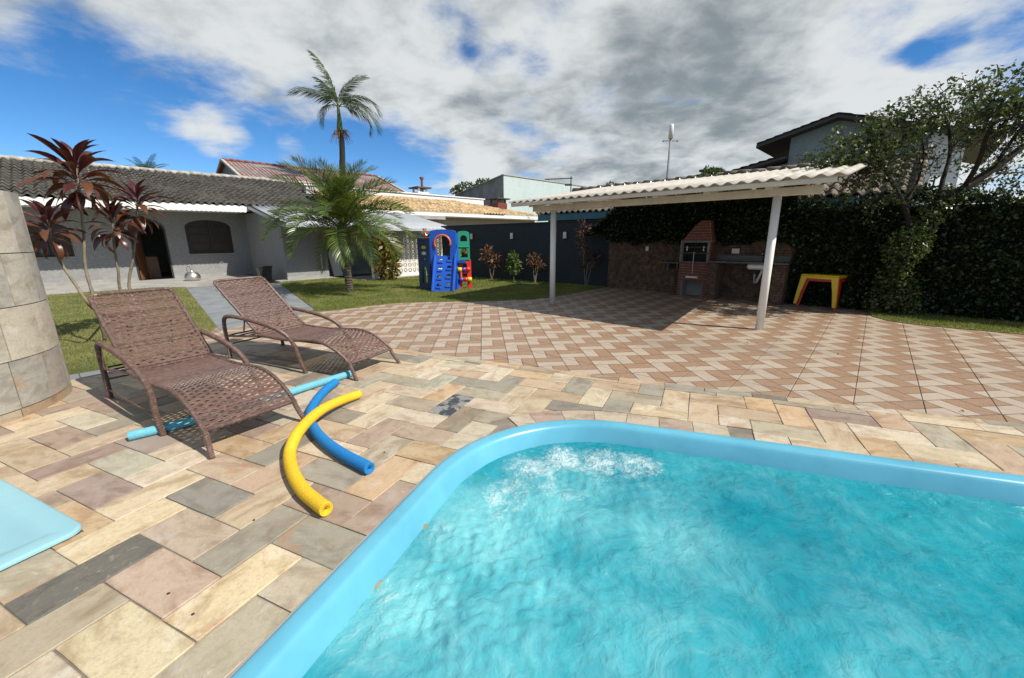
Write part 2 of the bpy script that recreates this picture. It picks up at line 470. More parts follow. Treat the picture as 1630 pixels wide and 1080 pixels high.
M['path_slate'] = basic('path_slate', (.20, .215, .225), .62, .2, 2.5, .25, 90, .003, dirt=((.11, .12, .12), 1.2, .5, .6))
def render_wall(name, c, bs=.5):
    t = NT(name); v = t.coord('Object'); vv = t.coord('Object', (1, 1, .35))
    f = t.noise(v, 14, 8, .7, .4); s = t.noise(vv, 1.4, 5, .6, .5)
    col = t.mix(t.mr(f, .35, .7), tuple(x * .78 for x in c), tuple(x * 1.12 for x in c))
    col = t.mix(t.mr(s, .5, .75, 0, .35), col, tuple(x * .6 for x in c))
    t.set(Base_Color=col, Roughness=.88, Specular_IOR_Level=.25); t.bump(t.noise(v, 38, 6, .7, .5), bs, .012); return t.m
M['house_wall'] = render_wall('grey_textured_render', (.27, .272, .27), .8)
M['house_plinth'] = basic('plinth', (.27, .265, .25), .85, .2, 3, .3, 60)
M['dark_wall'] = render_wall('charcoal_wall_paint', (.034, .042, .049), .3)
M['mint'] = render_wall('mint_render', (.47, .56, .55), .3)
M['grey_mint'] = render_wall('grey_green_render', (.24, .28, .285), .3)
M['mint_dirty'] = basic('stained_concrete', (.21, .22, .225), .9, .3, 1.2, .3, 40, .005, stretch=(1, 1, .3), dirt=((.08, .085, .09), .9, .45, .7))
M['beige_wall'] = render_wall('beige_render', (.44, .38, .29), .3)
M['white_paint'] = basic('white_paint', (.74, .73, .69), .5, .06, 3, .08, 60, dirt=((.42, .39, .33), 2.2, .55, .35))
M['cream_paint'] = basic('cream_painted_timber', (.60, .56, .46), .5, .1, 3, .15, 30, .002, stretch=(1, 1, 1), dirt=((.33, .29, .22), 2.5, .52, .45))
M['sheet'] = basic('fibre_cement_sheet', (.44, .415, .36), .8, .12, 3, .2, 60, dirt=((.22, .20, .16), 2.0, .5, .6))
M['white_metal'] = basic('white_steel_sheet', (.38, .405, .425), .45, .06, 2, .05, 30, spec=.6, dirt=((.36, .35, .33), 1.6, .55, .4))
M['roof_dark'] = basic('weathered_roof_tile', (.042, .040, .036), .85, .42, 3.0, .35, 40, .006, c2=(.072, .067, .058), dirt=((.035, .034, .03), 1.1, .48, .75))
M['ridge_mortar'] = basic('ridge_mortar', (.36, .34, .30), .9, .3, 6, .3, 50)
M['roof_yellow'] = basic('sand_roof_tile', (.38, .265, .13), .85, .45, 3.5, .3, 40, .006, c2=(.46, .33, .18), dirt=((.13, .08, .045), 3.0, .48, .8))
M['roof_red'] = basic('red_roof_tile', (.19, .062, .040), .8, .25, 2, .2, 40, dirt=((.12, .05, .035), 1.2, .5, .5))
M['roof_brown'] = basic('brown_roof_tile', (.12, .092, .066), .85, .35, 4, .3, 40, c2=(.18, .145, .108), dirt=((.08, .065, .05), 2, .48, .7))
M['teal'] = basic('teal_paint', (.03, .13, .17), .5, .15, 3, .1, 40)
M['navy'] = basic('blue_fascia_paint', (.022, .07, .12), .5, .15, 3, .1, 40)
M['red_wall'] = basic('dark_red_wall', (.16, .035, .025), .8, .2, 3, .2, 40)
M['dark_wood'] = basic('dark_wood', (.030, .020, .016), .5, .3, 3, .2, 40, stretch=(6, 6, 1))
M['wood_mid'] = basic('brown_wood', (.17, .075, .035), .5, .3, 3, .2, 40, stretch=(6, 6, 1))
M['void'] = basic('unlit_interior', (.03, .03, .03), .9, .1)
M['interior'] = basic('interior_plaster', (.28, .27, .25), .9, .1)
M['glass'] = NT('window_glass').set(Base_Color=(.02, .025, .03), Roughness=.05, Specular_IOR_Level=.7).m
M['black_plastic'] = basic('black_plastic', (.018, .018, .019), .4, .1, 3, 0)
M['pool'] = basic('pool_gelcoat', (.095, .345, .475), .3, .07, 2.5, .03, 8, .004, spec=.5, c2=(.115, .38, .51), dirt=((.10, .27, .37), 3.0, .56, .35))
M['tub'] = basic('basin_gelcoat', (.235, .455, .52), .3, .05, 1.5, .02, 8, .004, spec=.5, dirt=((.22, .40, .46), 4, .55, .3))
def wicker_mat():
    t = NT('brown_wicker'); v = t.coord('Object')
    geo = t.n('ShaderNodeNewGeometry')
    c = t.mix(geo.outputs['Random Per Island'], (.064, .036, .028), (.150, .090, .072))
    c = t.mix(t.mr(t.noise(v, 30, 4, .6), .45, .7, 0, .5), c, (.26, .17, .145))  # pinkish highlights of the strands mixed into the colour by noise
    t.set(Base_Color=c, Roughness=.46, Specular_IOR_Level=.45); t.bump(t.noise(v, 160, 3), .12, .002); return t.m
M['wicker'] = wicker_mat()
def wrap_mat():
    """strands wound round the frame tubes"""
    t = NT('wound_wicker'); wv = t.n('ShaderNodeUVMap'); sp = t.n('ShaderNodeSeparateXYZ'); t.l(wv.outputs[0], sp.inputs[0])
    return t.m
def foam(name, c):
    t = NT(name); v = t.coord('Object'); vo = t.n('ShaderNodeTexVoronoi'); vo.inputs['Scale'].default_value = 260; t.l(v, vo.inputs['Vector'])
    f = t.noise(v, 120, 4, .7)
    col = t.mix(t.mr(f, .35, .7), tuple(x * .74 for x in c), tuple(min(1, x * 1.12) for x in c))
    col = t.mix(t.mr(t.noise(v, 9, 4), .5, .75, 0, .25), col, tuple(x * .55 for x in c))
    t.set(Base_Color=col, Roughness=.7, Specular_IOR_Level=.3)
    t.bump(t.math('ADD', vo.outputs['Distance'], t.math('MULTIPLY', f, .6)), .5, .004); return t.m
M['foam_yellow'] = foam('yellow_foam', (.80, .50, .025))
M['foam_blue'] = foam('blue_foam', (.012, .20, .52))
M['foam_light'] = foam('light_blue_foam', (.15, .46, .57))
def plastic(name, c, rough=.35):
    return basic(name, c, rough, .1, 2.5, .05, 25, .002, spec=.5)
M['pl_blue'] = plastic('blue_moulded_plastic', (.012, .085, .46))
M['pl_navy'] = plastic('navy_moulded_plastic', (.010, .024, .09))
M['pl_green'] = plastic('green_moulded_plastic', (.01, .24, .14))
M['pl_red'] = plastic('red_moulded_plastic', (.52, .022, .018))
M['pl_yellow'] = plastic('yellow_moulded_plastic', (.72, .50, .015))
M['pl_purple'] = plastic('purple_moulded_plastic', (.13, .04, .22))
M['pl_orange'] = plastic('coral_moulded_plastic', (.62, .12, .05))
M['pl_white'] = plastic('white_moulded_plastic', (.72, .72, .70))
M['brick_red'] = basic('glazed_red_brick', (.16, .032, .018), .55, .25, 9, .25, 70)
M['brick_old'] = basic('old_brick', (.095, .047, .029), .9, .5, 7, .5, 60, .006, c2=(.13, .08, .052), dirt=((.06, .045, .035), 4, .5, .6))
M['brick_mortar'] = basic('pale_mortar', (.27, .21, .16), .9, .2, 8, .3, 60)
M['ivy_shade'] = basic('ivy_shade_wall', (.010, .013, .008), .95, .3, 6, .3, 40)  # near-black wall colour, painting the deep shade between the ivy leaves
M['old_mortar'] = basic('old_mortar', (.06, .045, .034), .95, .3, 8, .3, 60)
M['granite'] = basic('granite_counter', (.09, .085, .08), .35, .25, 20, .05, 80)
M['steel'] = basic('steel', (.55, .55, .54), .3, .1, 6, .05, 40, metal=1)
M['frame_metal'] = basic('dull_frame_metal', (.20, .195, .18), .55, .2, 6, .1, 40, metal=.6)
M['aluminium'] = basic('aluminium', (.60, .58, .54), .38, .15, 5, .2, 25, .004, metal=1)
M['nozzle'] = basic('aged_nozzle', (.27, .27, .19), .45, .2, 20, .1, 60)
M['pvc'] = basic('white_pvc', (.66, .66, .64), .4, .05)
M['lamp_glass'] = basic('opal_glass', (.62, .66, .66), .3, .03)
M['ti_leaf'] = leaf_mat('burgundy_leaf', (.040, .009, .013), (.085, .018, .020), (.075, .038, .012), .34, .18, .6, 3.0)
M['ti_leaf_old'] = leaf_mat('bronze_leaf', (.085, .042, .012), (.12, .028, .018), (.13, .062, .016), .36, .2, .55, 3.0)
M['bark_pale'] = basic('pale_bark', (.20, .165, .115), .9, .3, 12, .5, 50, .006)
M['bark'] = basic('dark_bark', (.024, .019, .014), .95, .35, 10, .7, 40, .012)
M['palm_bark'] = basic('palm_bark', (.075, .062, .045), .95, .4, 14, .9, 30, .02)
M['palm_leaf'] = leaf_mat('palm_leaf', (.035, .078, .016), (.125, .17, .032), (.24, .25, .075), .34, .25, .6, 2.0)
M['palm_dark'] = leaf_mat('tall_palm_leaf', (.03, .062, .02), (.065, .10, .03), (.085, .09, .035), .4, .25, .5, 1.0)
M['palm_dead'] = leaf_mat('dry_palm_leaf', (.17, .10, .05), (.26, .17, .09), None, .7, .2, .2)
M['ivy'] = leaf_mat('ivy_leaf', (.010, .022, .007), (.026, .052, .013), (.04, .06, .018), .40, .16, .5, 3.5)
M['tree_leaf'] = leaf_mat('tree_leaf', (.028, .05, .013), (.075, .115, .028), (.13, .14, .04), .38, .25, .5, 3.0)
M['shrub_leaf'] = leaf_mat('shrub_leaf', (.05, .09, .02), (.11, .16, .04), None, .5, .3)
M['croton'] = leaf_mat('croton_leaf', (.07, .03, .03), (.16, .09, .05), (.20, .12, .08), .45, .3, .5, 8.0)
M['croton_yellow'] = leaf_mat('variegated_leaf', (.10, .10, .02), (.27, .20, .05), (.08, .035, .02), .45, .3, .5, 8.0)
M['far_leaf'] = leaf_mat('far_leaf', (.03, .055, .015), (.07, .10, .028), None, .5, .3)
#@@SPLIT
# ------------------------------------------------------------------ ground surfaces
def inpoly(x, y, P):
    x = np.asarray(x, float); y = np.asarray(y, float); r = np.zeros(x.shape, bool); n = len(P)
    for i in range(n):
        x0, y0 = P[i][0], P[i][1]; x1, y1 = P[(i + 1) % n][0], P[(i + 1) % n][1]
        if y0 == y1: continue
        c = ((y0 > y) != (y1 > y)) & (x < (x1 - x0) * (y - y0) / (y1 - y0) + x0)
        r ^= c
    return r
def clip_half(P, o, n):
    """keep the part of polygon P where (p - o).n >= 0"""
    R = []
    for i in range(len(P)):
        a, b = P[i], P[(i + 1) % len(P)]
        da = (a[0] - o[0]) * n[0] + (a[1] - o[1]) * n[1]; db = (b[0] - o[0]) * n[0] + (b[1] - o[1]) * n[1]
        if da >= 0: R.append(a)
        if (da >= 0) != (db >= 0):
            t = da / (da - db); R.append((a[0] + (b[0] - a[0]) * t, a[1] + (b[1] - a[1]) * t))
    return R
def area(P):
    return abs(sum(P[i][0] * P[(i + 1) % len(P)][1] - P[(i + 1) % len(P)][0] * P[i][1] for i in range(len(P)))) / 2 if len(P) > 2 else 0

# house frame and boundary-wall frame are needed for the outlines
HF = Frame((-15.271, 15.023), (math.sin(R_(44)), math.cos(R_(44))))
WF = Frame((2.956, 12.588), (.72, -.694))
WF.n = Vector((-.694, -.72, 0)).normalized()
GWF = Frame((-1.677, 16.61), (2.955 + 1.677, 12.755 - 16.61))
GWF.n = Vector((-abs(GWF.d.y), -GWF.d.x, 0)).normalized()

# pool outline in its own axes
PA = R_(70.5)
PAX = Vector((math.cos(PA), math.sin(PA), 0)); PBX = Vector((math.sin(PA), -math.cos(PA), 0))
POOL_B0, POOL_A1, POOL_R, POOL_B1, POOL_A0 = -1.305, 3.222, 1.15, 4.6, -0.75
def pool_outline(off, n=22, r=None):
    """rounded rectangle, off = distance inwards, counter-clockwise list of (b, a)"""
    b0, b1, a0, a1 = POOL_B0 + off, POOL_B1 - off, POOL_A0 + off, POOL_A1 - off
    r = max(POOL_R - off, .25); P = []
    for cx, cy, s in ((b1 - r, a1 - r, 0), (b0 + r, a1 - r, 90), (b0 + r, a0 + r, 180), (b1 - r, a0 + r, 270)):
        for i in range(n + 1):
            a = R_(s + 90 * i / n); P.append((cx + r * math.cos(a), cy + r * math.sin(a)))
    # extra points on the long sides
    Q = []
    for i in range(len(P)):
        a, b = P[i], P[(i + 1) % len(P)]; d = math.hypot(b[0] - a[0], b[1] - a[1]); k = max(1, int(d / .25))
        Q += [(a[0] + (b[0] - a[0]) * j / k, a[1] + (b[1] - a[1]) * j / k) for j in range(k)]
    return Q
def pw(b, a, z=0): return PBX * b + PAX * a + Vector((0, 0, z))
# extra points depend on the offset; use one parametrisation for every ring instead
def pool_ring(off):
    base = pool_outline(0.0); R = []
    n = len(base)
    for i in range(n):
        p, q = base[i - 1], base[(i + 1) % n]; tx, ty = q[0] - p[0], q[1] - p[1]; l = math.hypot(tx, ty)
        R.append((base[i][0] - ty / l * off, base[i][1] + tx / l * off))
    return R

# curve between stone deck and tiled patio (left to right), and the patio's grass edge
BORDER = [(-4.62, 5.70), (-3.9, 5.93), (-3.18, 5.97), (-2.36, 5.80), (-1.53, 5.46), (-1.06, 5.25), (-.57, 5.02), (-.1, 4.80), (.26, 4.63), (.77, 4.41), (1.2, 4.22), (1.64, 4.04),
          (1.99, 3.88), (2.5, 3.67), (2.94, 3.48), (3.37, 3.31), (3.82, 3.14), (4.3, 2.95), (5.2, 2.6), (6.5, 2.1), (8.5, 1.3)]
GRASS_L = [(-4.92, 6.30), (-5.05, 6.94), (-4.68, 7.77), (-4.25, 8.55), (-3.62, 9.06), (-3.21, 9.42), (-2.74, 9.74), (-1.92, 9.92), (-.77, 9.93), (.26, 10.14), (.99, 10.50), (1.58, 11.08), (2.3, 11.95), (2.90, 12.58)]
GRASS_R = [(7.28, 8.30), (6.84, 7.62), (6.75, 7.2), (6.86, 6.92), (7.15, 6.62), (7.47, 6.36), (8.0, 5.9), (9.0, 5.2), (11, 4.0)]
PATIO = BORDER + [(11, .5)] + GRASS_R[::-1] + [tuple(WF((5.6, 0, 0))[:2]), tuple(WF((0, 0, 0))[:2])] + GRASS_L[::-1]
DECK_LEFT = [(-6.4, 3.3), (-5.5, 3.9), (-4.86, 4.34), (-4.49, 4.66), (-4.28, 5.05), (-4.40, 5.45)]
DECK = DECK_LEFT + BORDER + [(8.5, -1.5), (-6.4, -1.5)]
PATH = [(-10.85, 13.62), (-5.25, 7.12), (-5.05, 6.9), (-4.30, 8.5), (-4.40, 9.02), (-8.23, 14.56)]

g = MB(); rows = []
xs = [-700, -120, -40, -20, -10, -6, 12, 20, 40, 120, 700]; ys = [-500, -60, -20, -8, 6, 14, 20, 40, 120, 900]
for y in ys: rows.append([(x, y, -.07) for x in xs])
# leave the pool's hole out of the ground sheet
hole_b = pool_ring(.06)
g.sheet([[p for p in r] for r in rows])
g.f = [f for f in g.f if not (sum(g.v[i][0] for i in f) / 4 == 3.0 and abs(sum(g.v[i][1] for i in f) / 4 + 1) < .1)]
hp = [pw(b, a, -.07) for b, a in hole_b]
# fill the missing cell (-6..12, -8..6) round the pool hole
outer = []
cx, cy = 3.0, -1.0
pc = sum(hp, Vector()) / len(hp)
for p in hp:
    d = p - pc; ts = []
    for lim, comp in ((12, 0), (-6, 0)):
        if abs(d[comp]) > 1e-9 and (lim - pc[comp]) / d[comp] > 0: ts.append((lim - pc[comp]) / d[comp])
    for lim in (6, -8):
        if abs(d[1]) > 1e-9 and (lim - pc[1]) / d[1] > 0: ts.append((lim - pc[1]) / d[1])
    outer.append(pc + d * min(ts))
for c in ((-6, -8), (12, -8), (12, 6), (-6, 6)):
    k = min(range(len(outer)), key=lambda i: (outer[i].x - c[0]) ** 2 + (outer[i].y - c[1]) ** 2); outer[k] = Vector((c[0], c[1], -.07))
n = len(hp); g.add(hp + [Vector((p.x, p.y, -.07)) for p in outer], [(i, n + i, n + (i + 1) % n, (i + 1) % n) for i in range(n)])
put('ground', g, M['soil'], kind='structure')

# ---- printed tiles of the patio
A_DIR = R_(41.2)
TU = Vector((math.sin(A_DIR), math.cos(A_DIR), 0)); TV = Vector((TU.y, -TU.x, 0))      # along the dark joints / across
TS = .485
NODE = gp(1269.9, 602.5)
pb = MB(); pb.prism(PATIO, -.066, -.006, bottom=False)
patio = put('tile_patio', pb, M['grout'], kind='structure')
tm = MB(); h = TS / 2 - .0032; c_ = .003
tm.add([(-h + c_, -h + c_, 0), (h - c_, -h + c_, 0), (h - c_, h - c_, 0), (-h + c_, h - c_, 0), (-h, -h, -.0022), (h, -h, -.0022), (h, h, -.0022), (-h, h, -.0022),
        (-h, -h, -.012), (h, -h, -.012), (h, h, -.012), (-h, h, -.012)],
       [(0, 1, 2, 3)] + [(4 + i, 4 + (i + 1) % 4, (i + 1) % 4, i) for i in range(4)] + [(8 + i, 8 + (i + 1) % 4, 4 + (i + 1) % 4, 4 + i) for i in range(4)])
tme = tm.mesh('tile'); uvl = tme.uv_layers.new(name='UVMap')
cell = TS / math.sqrt(2)
for lp in tme.loops:
    x, y, z = tme.vertices[lp.vertex_index].co
    # local x along TV, y along TU; pattern axes are at 45 degrees: a to the right, b towards the viewer
    u, v = y + TS / 2, x + TS / 2
    uvl.data[lp.index].uv = ((u + v) / math.sqrt(2) / cell, (v - u) / math.sqrt(2) / cell + 8)
tme.materials.append(M['tile'])
tiles = []
for i in range(-30, 40):
    for j in range(-40, 40):
        c = NODE + TU * (TS * (i + .5)) + TV * (TS * (j + .5))
        if c.y < .3 or c.y > 14: continue
        cc = [c + TU * (TS * .5 * a) + TV * (TS * .5 * b) for a in (-1, 0, 1) for b in (-1, 0, 1)]
        if not inpoly([q.x for q in cc], [q.y for q in cc], PATIO).any(): continue
        d_ = c - Vector((0, 0, 0)); px = (CR.dot(c - Vector((0, 0, CAM_H)))) / max(.1, FW.dot(c - Vector((0, 0, CAM_H))))
        tiles.append((abs(px) > 1.32, c.length, c))
tiles.sort(key=lambda q: (q[0], q[1]))
rot = Matrix(((TV.x, TU.x, 0, 0), (TV.y, TU.y, 0, 0), (0, 0, 1, 0), (0, 0, 0, 1)))
rest = MB(); restuv = []
for k, (off, _, c) in enumerate(tiles):
    mx = Matrix.Translation(c + Vector((0, 0, random.uniform(-.0008, .0008)))) @ rot @ Matrix.Rotation(random.gauss(0, .0016), 4, 'X') @ Matrix.Rotation(random.gauss(0, .0016), 4, 'Y')
    if k < 300:
        put('tile', tme, None, patio, mx=mx)
    else:
        rest.add([mx @ v.co for v in tme.vertices], [tuple(p.vertices) for p in tme.polygons])
        restuv += [tuple(uvl.data[l].uv) for p in tme.polygons for l in p.loop_indices]
if rest.f:
    rm = rest.mesh('tile'); ul = rm.uv_layers.new(name='UVMap'); ul.data.foreach_set('uv', [x for q in restuv for x in q])
    put('tile', rm, M['tile'], patio, kind='stuff')

# ---- stone deck: herringbone of 2:1 quartzite slabs
SA = R_(65.6); SS = .2355
AX = Vector((math.cos(SA), math.sin(SA), 0)); BX = Vector((AX.y, -AX.x, 0)); OA, OB = -.3388, .1352
def sw(a, b): return AX * ((a + OA) * SS) + BX * ((b + OB) * SS)
db_ = MB()
# mortar bed: the deck outline minus the pool, as a fan of strips towards the pool ring
bedring = pool_ring(.075)
def ray_out(p, d, P):
    best = 99
    for i in range(len(P)):
        a, b = P[i], P[(i + 1) % len(P)]; ex, ey = b[0] - a[0], b[1] - a[1]; den = d[0] * ey - d[1] * ex
        if abs(den) < 1e-9: continue
        t = ((a[0] - p[0]) * ey - (a[1] - p[1]) * ex) / den; u = ((a[0] - p[0]) * d[1] - (a[1] - p[1]) * d[0]) / den
        if t > 0 and -1e-6 <= u <= 1 + 1e-6: best = min(best, t)
    return best
TUBA = gp(140, 843, .02)
def bed_grid(st=.05):
    X = np.arange(-6.4, 8.6, st); Y = np.arange(-1.5, 6.1, st); gx, gy = np.meshgrid(X, Y); cx_, cy_ = gx[:-1, :-1] + st / 2, gy[:-1, :-1] + st / 2
    rp = [(p.x, p.y) for p in (pw(b, a) for b, a in pool_ring(.055))]
    q = [TUBA - BX * .03 - AX * .03, TUBA - BX * .03 - AX * 1.12, TUBA - BX * 1.47 - AX * 1.12, TUBA - BX * 1.47 - AX * .03]
    keep = inpoly(cx_, cy_, DECK) & ~inpoly(cx_, cy_, rp) & ~inpoly(cx_, cy_, [(p.x, p.y) for p in q])
    n_ = np.arange(gx.size).reshape(gx.shape); f = np.stack([n_[:-1, :-1], n_[:-1, 1:], n_[1:, 1:], n_[1:, :-1]], -1)[keep]
    used = np.unique(f); mp = -np.ones(gx.size, int); mp[used] = np.arange(len(used))
    db_.v = [(float(x), float(y), .0035) for x, y in zip(gx.ravel()[used], gy.ravel()[used])]; db_.f = [tuple(r) for r in mp[f].tolist()]
bed_grid()
deck = put('stone_deck', db_, M['mortar'], kind='structure')

PALETTE = [((.58, .475, .31), 20), ((.52, .405, .25), 16), ((.50, .365, .225), 12), ((.40, .35, .25), 13), ((.39, .29, .21), 7), ((.33, .235, .185), 4), ((.30, .28, .215), 10), ((.62, .53, .38), 13), ((.54, .375, .195), 9), ((.21, .195, .155), 3), ((.46, .41, .285), 8)]
def pick():
    r = random.uniform(0, sum(w for _, w in PALETTE))
    for c, w in PALETTE:
        r -= w
        if r <= 0: break
    k = random.uniform(.80, 1.0); return tuple(min(.9, x * k * random.uniform(.97, 1.03)) for x in c)
KNOWN = {('A', 2, -11): (0.097, 0.100, 0.089), ('B', 2, -9): (0.570, 0.479, 0.285), ('B', 3, -10): (0.456, 0.331, 0.239), ('A', 3, -8): (0.616, 0.490, 0.274), ('A', 3, -12): (0.593, 0.479, 0.285), ('B', 4, -11): (0.422, 0.331, 0.239),
         ('A', 4, -9): (0.285, 0.262, 0.199), ('B', 5, -12): (0.228, 0.222, 0.188), ('B', 4, -15): (0.308, 0.228, 0.188), ('A', 4, -13): (0.570, 0.456, 0.285), ('B', 5, -16): (0.410, 0.393, 0.285), ('A', 12, -9): None,
         ('A', 11, -8): (0.251, 0.217, 0.148), ('B', 11, -10): (0.547, 0.456, 0.342), ('A', 10, -11): (0.536, 0.445, 0.296), ('B', 12, -11): (0.376, 0.308, 0.217), ('A', 1, -10): (0.365, 0.308, 0.205), ('A', 5, -10): (0.467, 0.365, 0.228),
         ('B', 13, -12): (0.502, 0.410, 0.285), ('A', 14, -11): (0.410, 0.399, 0.296), ('B', 12, -7): (0.319, 0.274, 0.194), ('A', 5, -14): (0.570, 0.479, 0.342), ('B', 6, -13): (0.456, 0.342, 0.228), ('B', 6, -17): (0.308, 0.245, 0.205)}
poolq = [pw(b, a) for b, a in pool_ring(.06)]; poolq2 = [(p.x, p.y) for p in poolq]
arc_outer = [(p.x, p.y) for p in (pw(b, a) for b, a in pool_ring(-.215))]
def arc_span(p):
    b, a = p.x * PBX.x + p.y * PBX.y, p.x * PAX.x + p.y * PAX.y
    return -1.15 < b < .75 and a > 2.2
def sub_convex(P, Q):
    """P minus convex counter-clockwise Q, as convex pieces"""
    out = []; cur = P
    n = len(Q)
    for i in range(n):
        a, b = Q[i], Q[(i + 1) % n]; nx, ny = -(b[1] - a[1]), b[0] - a[0]
        o = clip_half(cur, a, (-nx, -ny))
        if area(o) > 2e-5: out.append(o)
        cur = clip_half(cur, a, (nx, ny))
        if area(cur) < 2e-5: break
    return out
BORD_IN = []
for i, p in enumerate(BORDER):
    a, b = BORDER[max(0, i - 1)], BORDER[min(len(BORDER) - 1, i + 1)]; tx, ty = b[0] - a[0], b[1] - a[1]; l = math.hypot(tx, ty)
    BORD_IN.append((p[0] + ty / l * .115 * (1 if tx > 0 else 1), p[1] - tx / l * .115))
RING = [(p.x, p.y) for p in (pw(b, a) for b, a in pool_ring(-.215))]
def stone_shape(L, W_):
    m = MB(); x, y = L / 2 - .003, W_ / 2 - .003
    # hand-cut outline: edges wander by a millimetre or two, corners are knocked off
    c2 = []
    for (ax, ay), (bx, by), k in (((-x, -y), (x, -y), 3), ((x, -y), (x, y), 2), ((x, y), (-x, y), 3), ((-x, y), (-x, -y), 2)):
        for i in range(k + 1):
            t = (.012 + .976 * i / k) if k == 3 else (.024 + .952 * i / k); j = random.gauss(0, .0011)
            c2.append((ax + (bx - ax) * t + (j if ax == bx else 0), ay + (by - ay) * t + (j if ay == by else 0)))
    n = len(c2); cols = [(px * (1 - .0042 / x), py * (1 - .0042 / y)) for px, py in c2]
    m.add([(p[0], p[1], .0125) for p in cols] + [(p[0], p[1], .0095 + random.uniform(-.0008, .0008)) for p in c2] + [(p[0], p[1], .001) for p in c2],
          [tuple(range(n))] + [(n + i, n + (i + 1) % n, (i + 1) % n, i) for i in range(n)] + [(2 * n + i, 2 * n + (i + 1) % n, n + (i + 1) % n, n + i) for i in range(n)])
    me = m.mesh('stone'); me.materials.append(M['stone']); return me
stone_mes = [stone_shape(2 * SS, SS) for _ in range(8)]; stone_me = stone_mes[0]
slate_me = stone_me.copy(); slate_me.materials.clear(); slate_me.materials.append(M['slate_flaked'])
stones = []
def shrink(P, d=.0028):
    n = len(P); c = (sum(p[0] for p in P) / n, sum(p[1] for p in P) / n); Q = P
    for i in range(n):
        a, b = P[i], P[(i + 1) % n]; ex, ey = b[0] - a[0], b[1] - a[1]; l = math.hypot(ex, ey)
        if l < 1e-5: continue
        nx, ny = -ey / l, ex / l
        if (c[0] - a[0]) * nx + (c[1] - a[1]) * ny < 0: nx, ny = -nx, -ny
        Q = clip_half(Q, (a[0] + nx * d, a[1] + ny * d), (nx, ny))
        if len(Q) < 3: return []
    return Q
DECKP = DECK_LEFT + BORD_IN + [(8.5, -1.5), (-6.4, -1.5)]
tubA = TUBA
TF_ = (tubA, BX, AX)                             # basin corner; it extends along -BX and -AX
TUBP = [(q.x, q.y) for q in (tubA - BX * .012 - AX * .012, tubA - BX * .012 - AX * 1.14, tubA - BX * 1.49 - AX * 1.14, tubA - BX * 1.49 - AX * .012)]
if sum(TUBP[i][0] * TUBP[(i + 1) % 4][1] - TUBP[(i + 1) % 4][0] * TUBP[i][1] for i in range(4)) < 0: TUBP = TUBP[::-1]
def in_tub(p): 
    r = p - tubA; return r.dot(BX) < .0 and r.dot(AX) < 0 and r.dot(BX) > -1.5 and r.dot(AX) > -1.1
for a in range(-12, 34):
    for b in range(-34, 36):
        for kind in 'AB':
            if kind == 'A' and (a + b) % 4 != 3: continue
            if kind == 'B' and (a + b) % 4 != 1: continue
            la, lb = (2, 1) if kind == 'A' else (1, 2)
            cs = [sw(a, b), sw(a, b + lb), sw(a + la, b + lb), sw(a + la, b)]
            c = (cs[0] + cs[2]) / 2
            if c.y < .1 or c.length > 8.2: continue
            v = c - Vector((0, 0, CAM_H)); fwd = FW.dot(v)
            if fwd < .15 or abs(CR.dot(v)) / fwd > 2.1: continue
            xx = [q.x for q in cs] + [c.x]; yy = [q.y for q in cs] + [c.y]
            ins = inpoly(xx, yy, DECKP)
            if not ins.any(): continue
            if all(in_tub(q) for q in cs): continue
            P = [(q.x, q.y) for q in cs]
            if area(P) and sum(P[i][0] * P[(i + 1) % 4][1] - P[(i + 1) % 4][0] * P[i][1] for i in range(4)) < 0: P = P[::-1]
            inner = RING if arc_span(c) else poolq2
            inp = inpoly(xx, yy, inner)
            if inp.all(): continue
            tubq = inpoly(xx, yy, TUBP)
            if tubq.all(): continue
            cut = False; pieces = [P]
            if inp.any():
                pieces = sub_convex(shrink(P), inner); cut = True
            if tubq.any():
                cut = True; pieces = [z for Q in (pieces if inp.any() else [shrink(P)]) for z in sub_convex(Q, TUBP)]
            if not ins.all():
                cut = True; new = []
                for Q in pieces if (inp.any() or tubq.any()) else [shrink(P)]:
                    # clip by the nearest deck-edge segments
                    q0 = (sum(p[0] for p in Q) / len(Q), sum(p[1] for p in Q) / len(Q)); segs = []
                    for i in range(len(DECKP)):
                        s0, s1 = DECKP[i], DECKP[(i + 1) % len(DECKP)]; ex, ey = s1[0] - s0[0], s1[1] - s0[1]; l2 = ex * ex + ey * ey
                        t = max(0, min(1, ((q0[0] - s0[0]) * ex + (q0[1] - s0[1]) * ey) / l2)); dd = math.hypot(s0[0] + ex * t - q0[0], s0[1] + ey * t - q0[1])
                        segs.append((dd, s0, (ey, -ex)))
                    segs.sort(key=lambda q: q[0])
                    Q = clip_half(Q, segs[0][1], segs[0][2])
                    if area(Q) > .0015: new.append(Q)
                pieces = new
            if not pieces: continue
            col = KNOWN.get((kind, a, b), 'x')
            mat_me = random.choice(stone_mes)
            if col is None: mat_me, col = slate_me, (.1, .1, .1)
            elif col == 'x': col = pick()
            dz = random.uniform(-.0012, .0016)
            if not cut:
                ang = SA if kind == 'A' else SA - math.pi / 2
                mx = Matrix.Translation(c + Vector((0, 0, dz))) @ Matrix.Rotation(ang + random.gauss(0, .003), 4, 'Z') @ Matrix.Rotation(random.gauss(0, .0022), 4, 'X') @ Matrix.Rotation(random.gauss(0, .0014), 4, 'Y')
                stones.append((c.length, mat_me, mx, col))
            else:
                m = MB()
                for Q in pieces: m.prism(Q, .001, .0125 + dz, bottom=False)
                if sum(area(Q) for Q in pieces) < .002: continue
                me = m.mesh('stone'); me.materials.append(M['stone'])
                stones.append((c.length, me, Matrix.Identity(4), col))
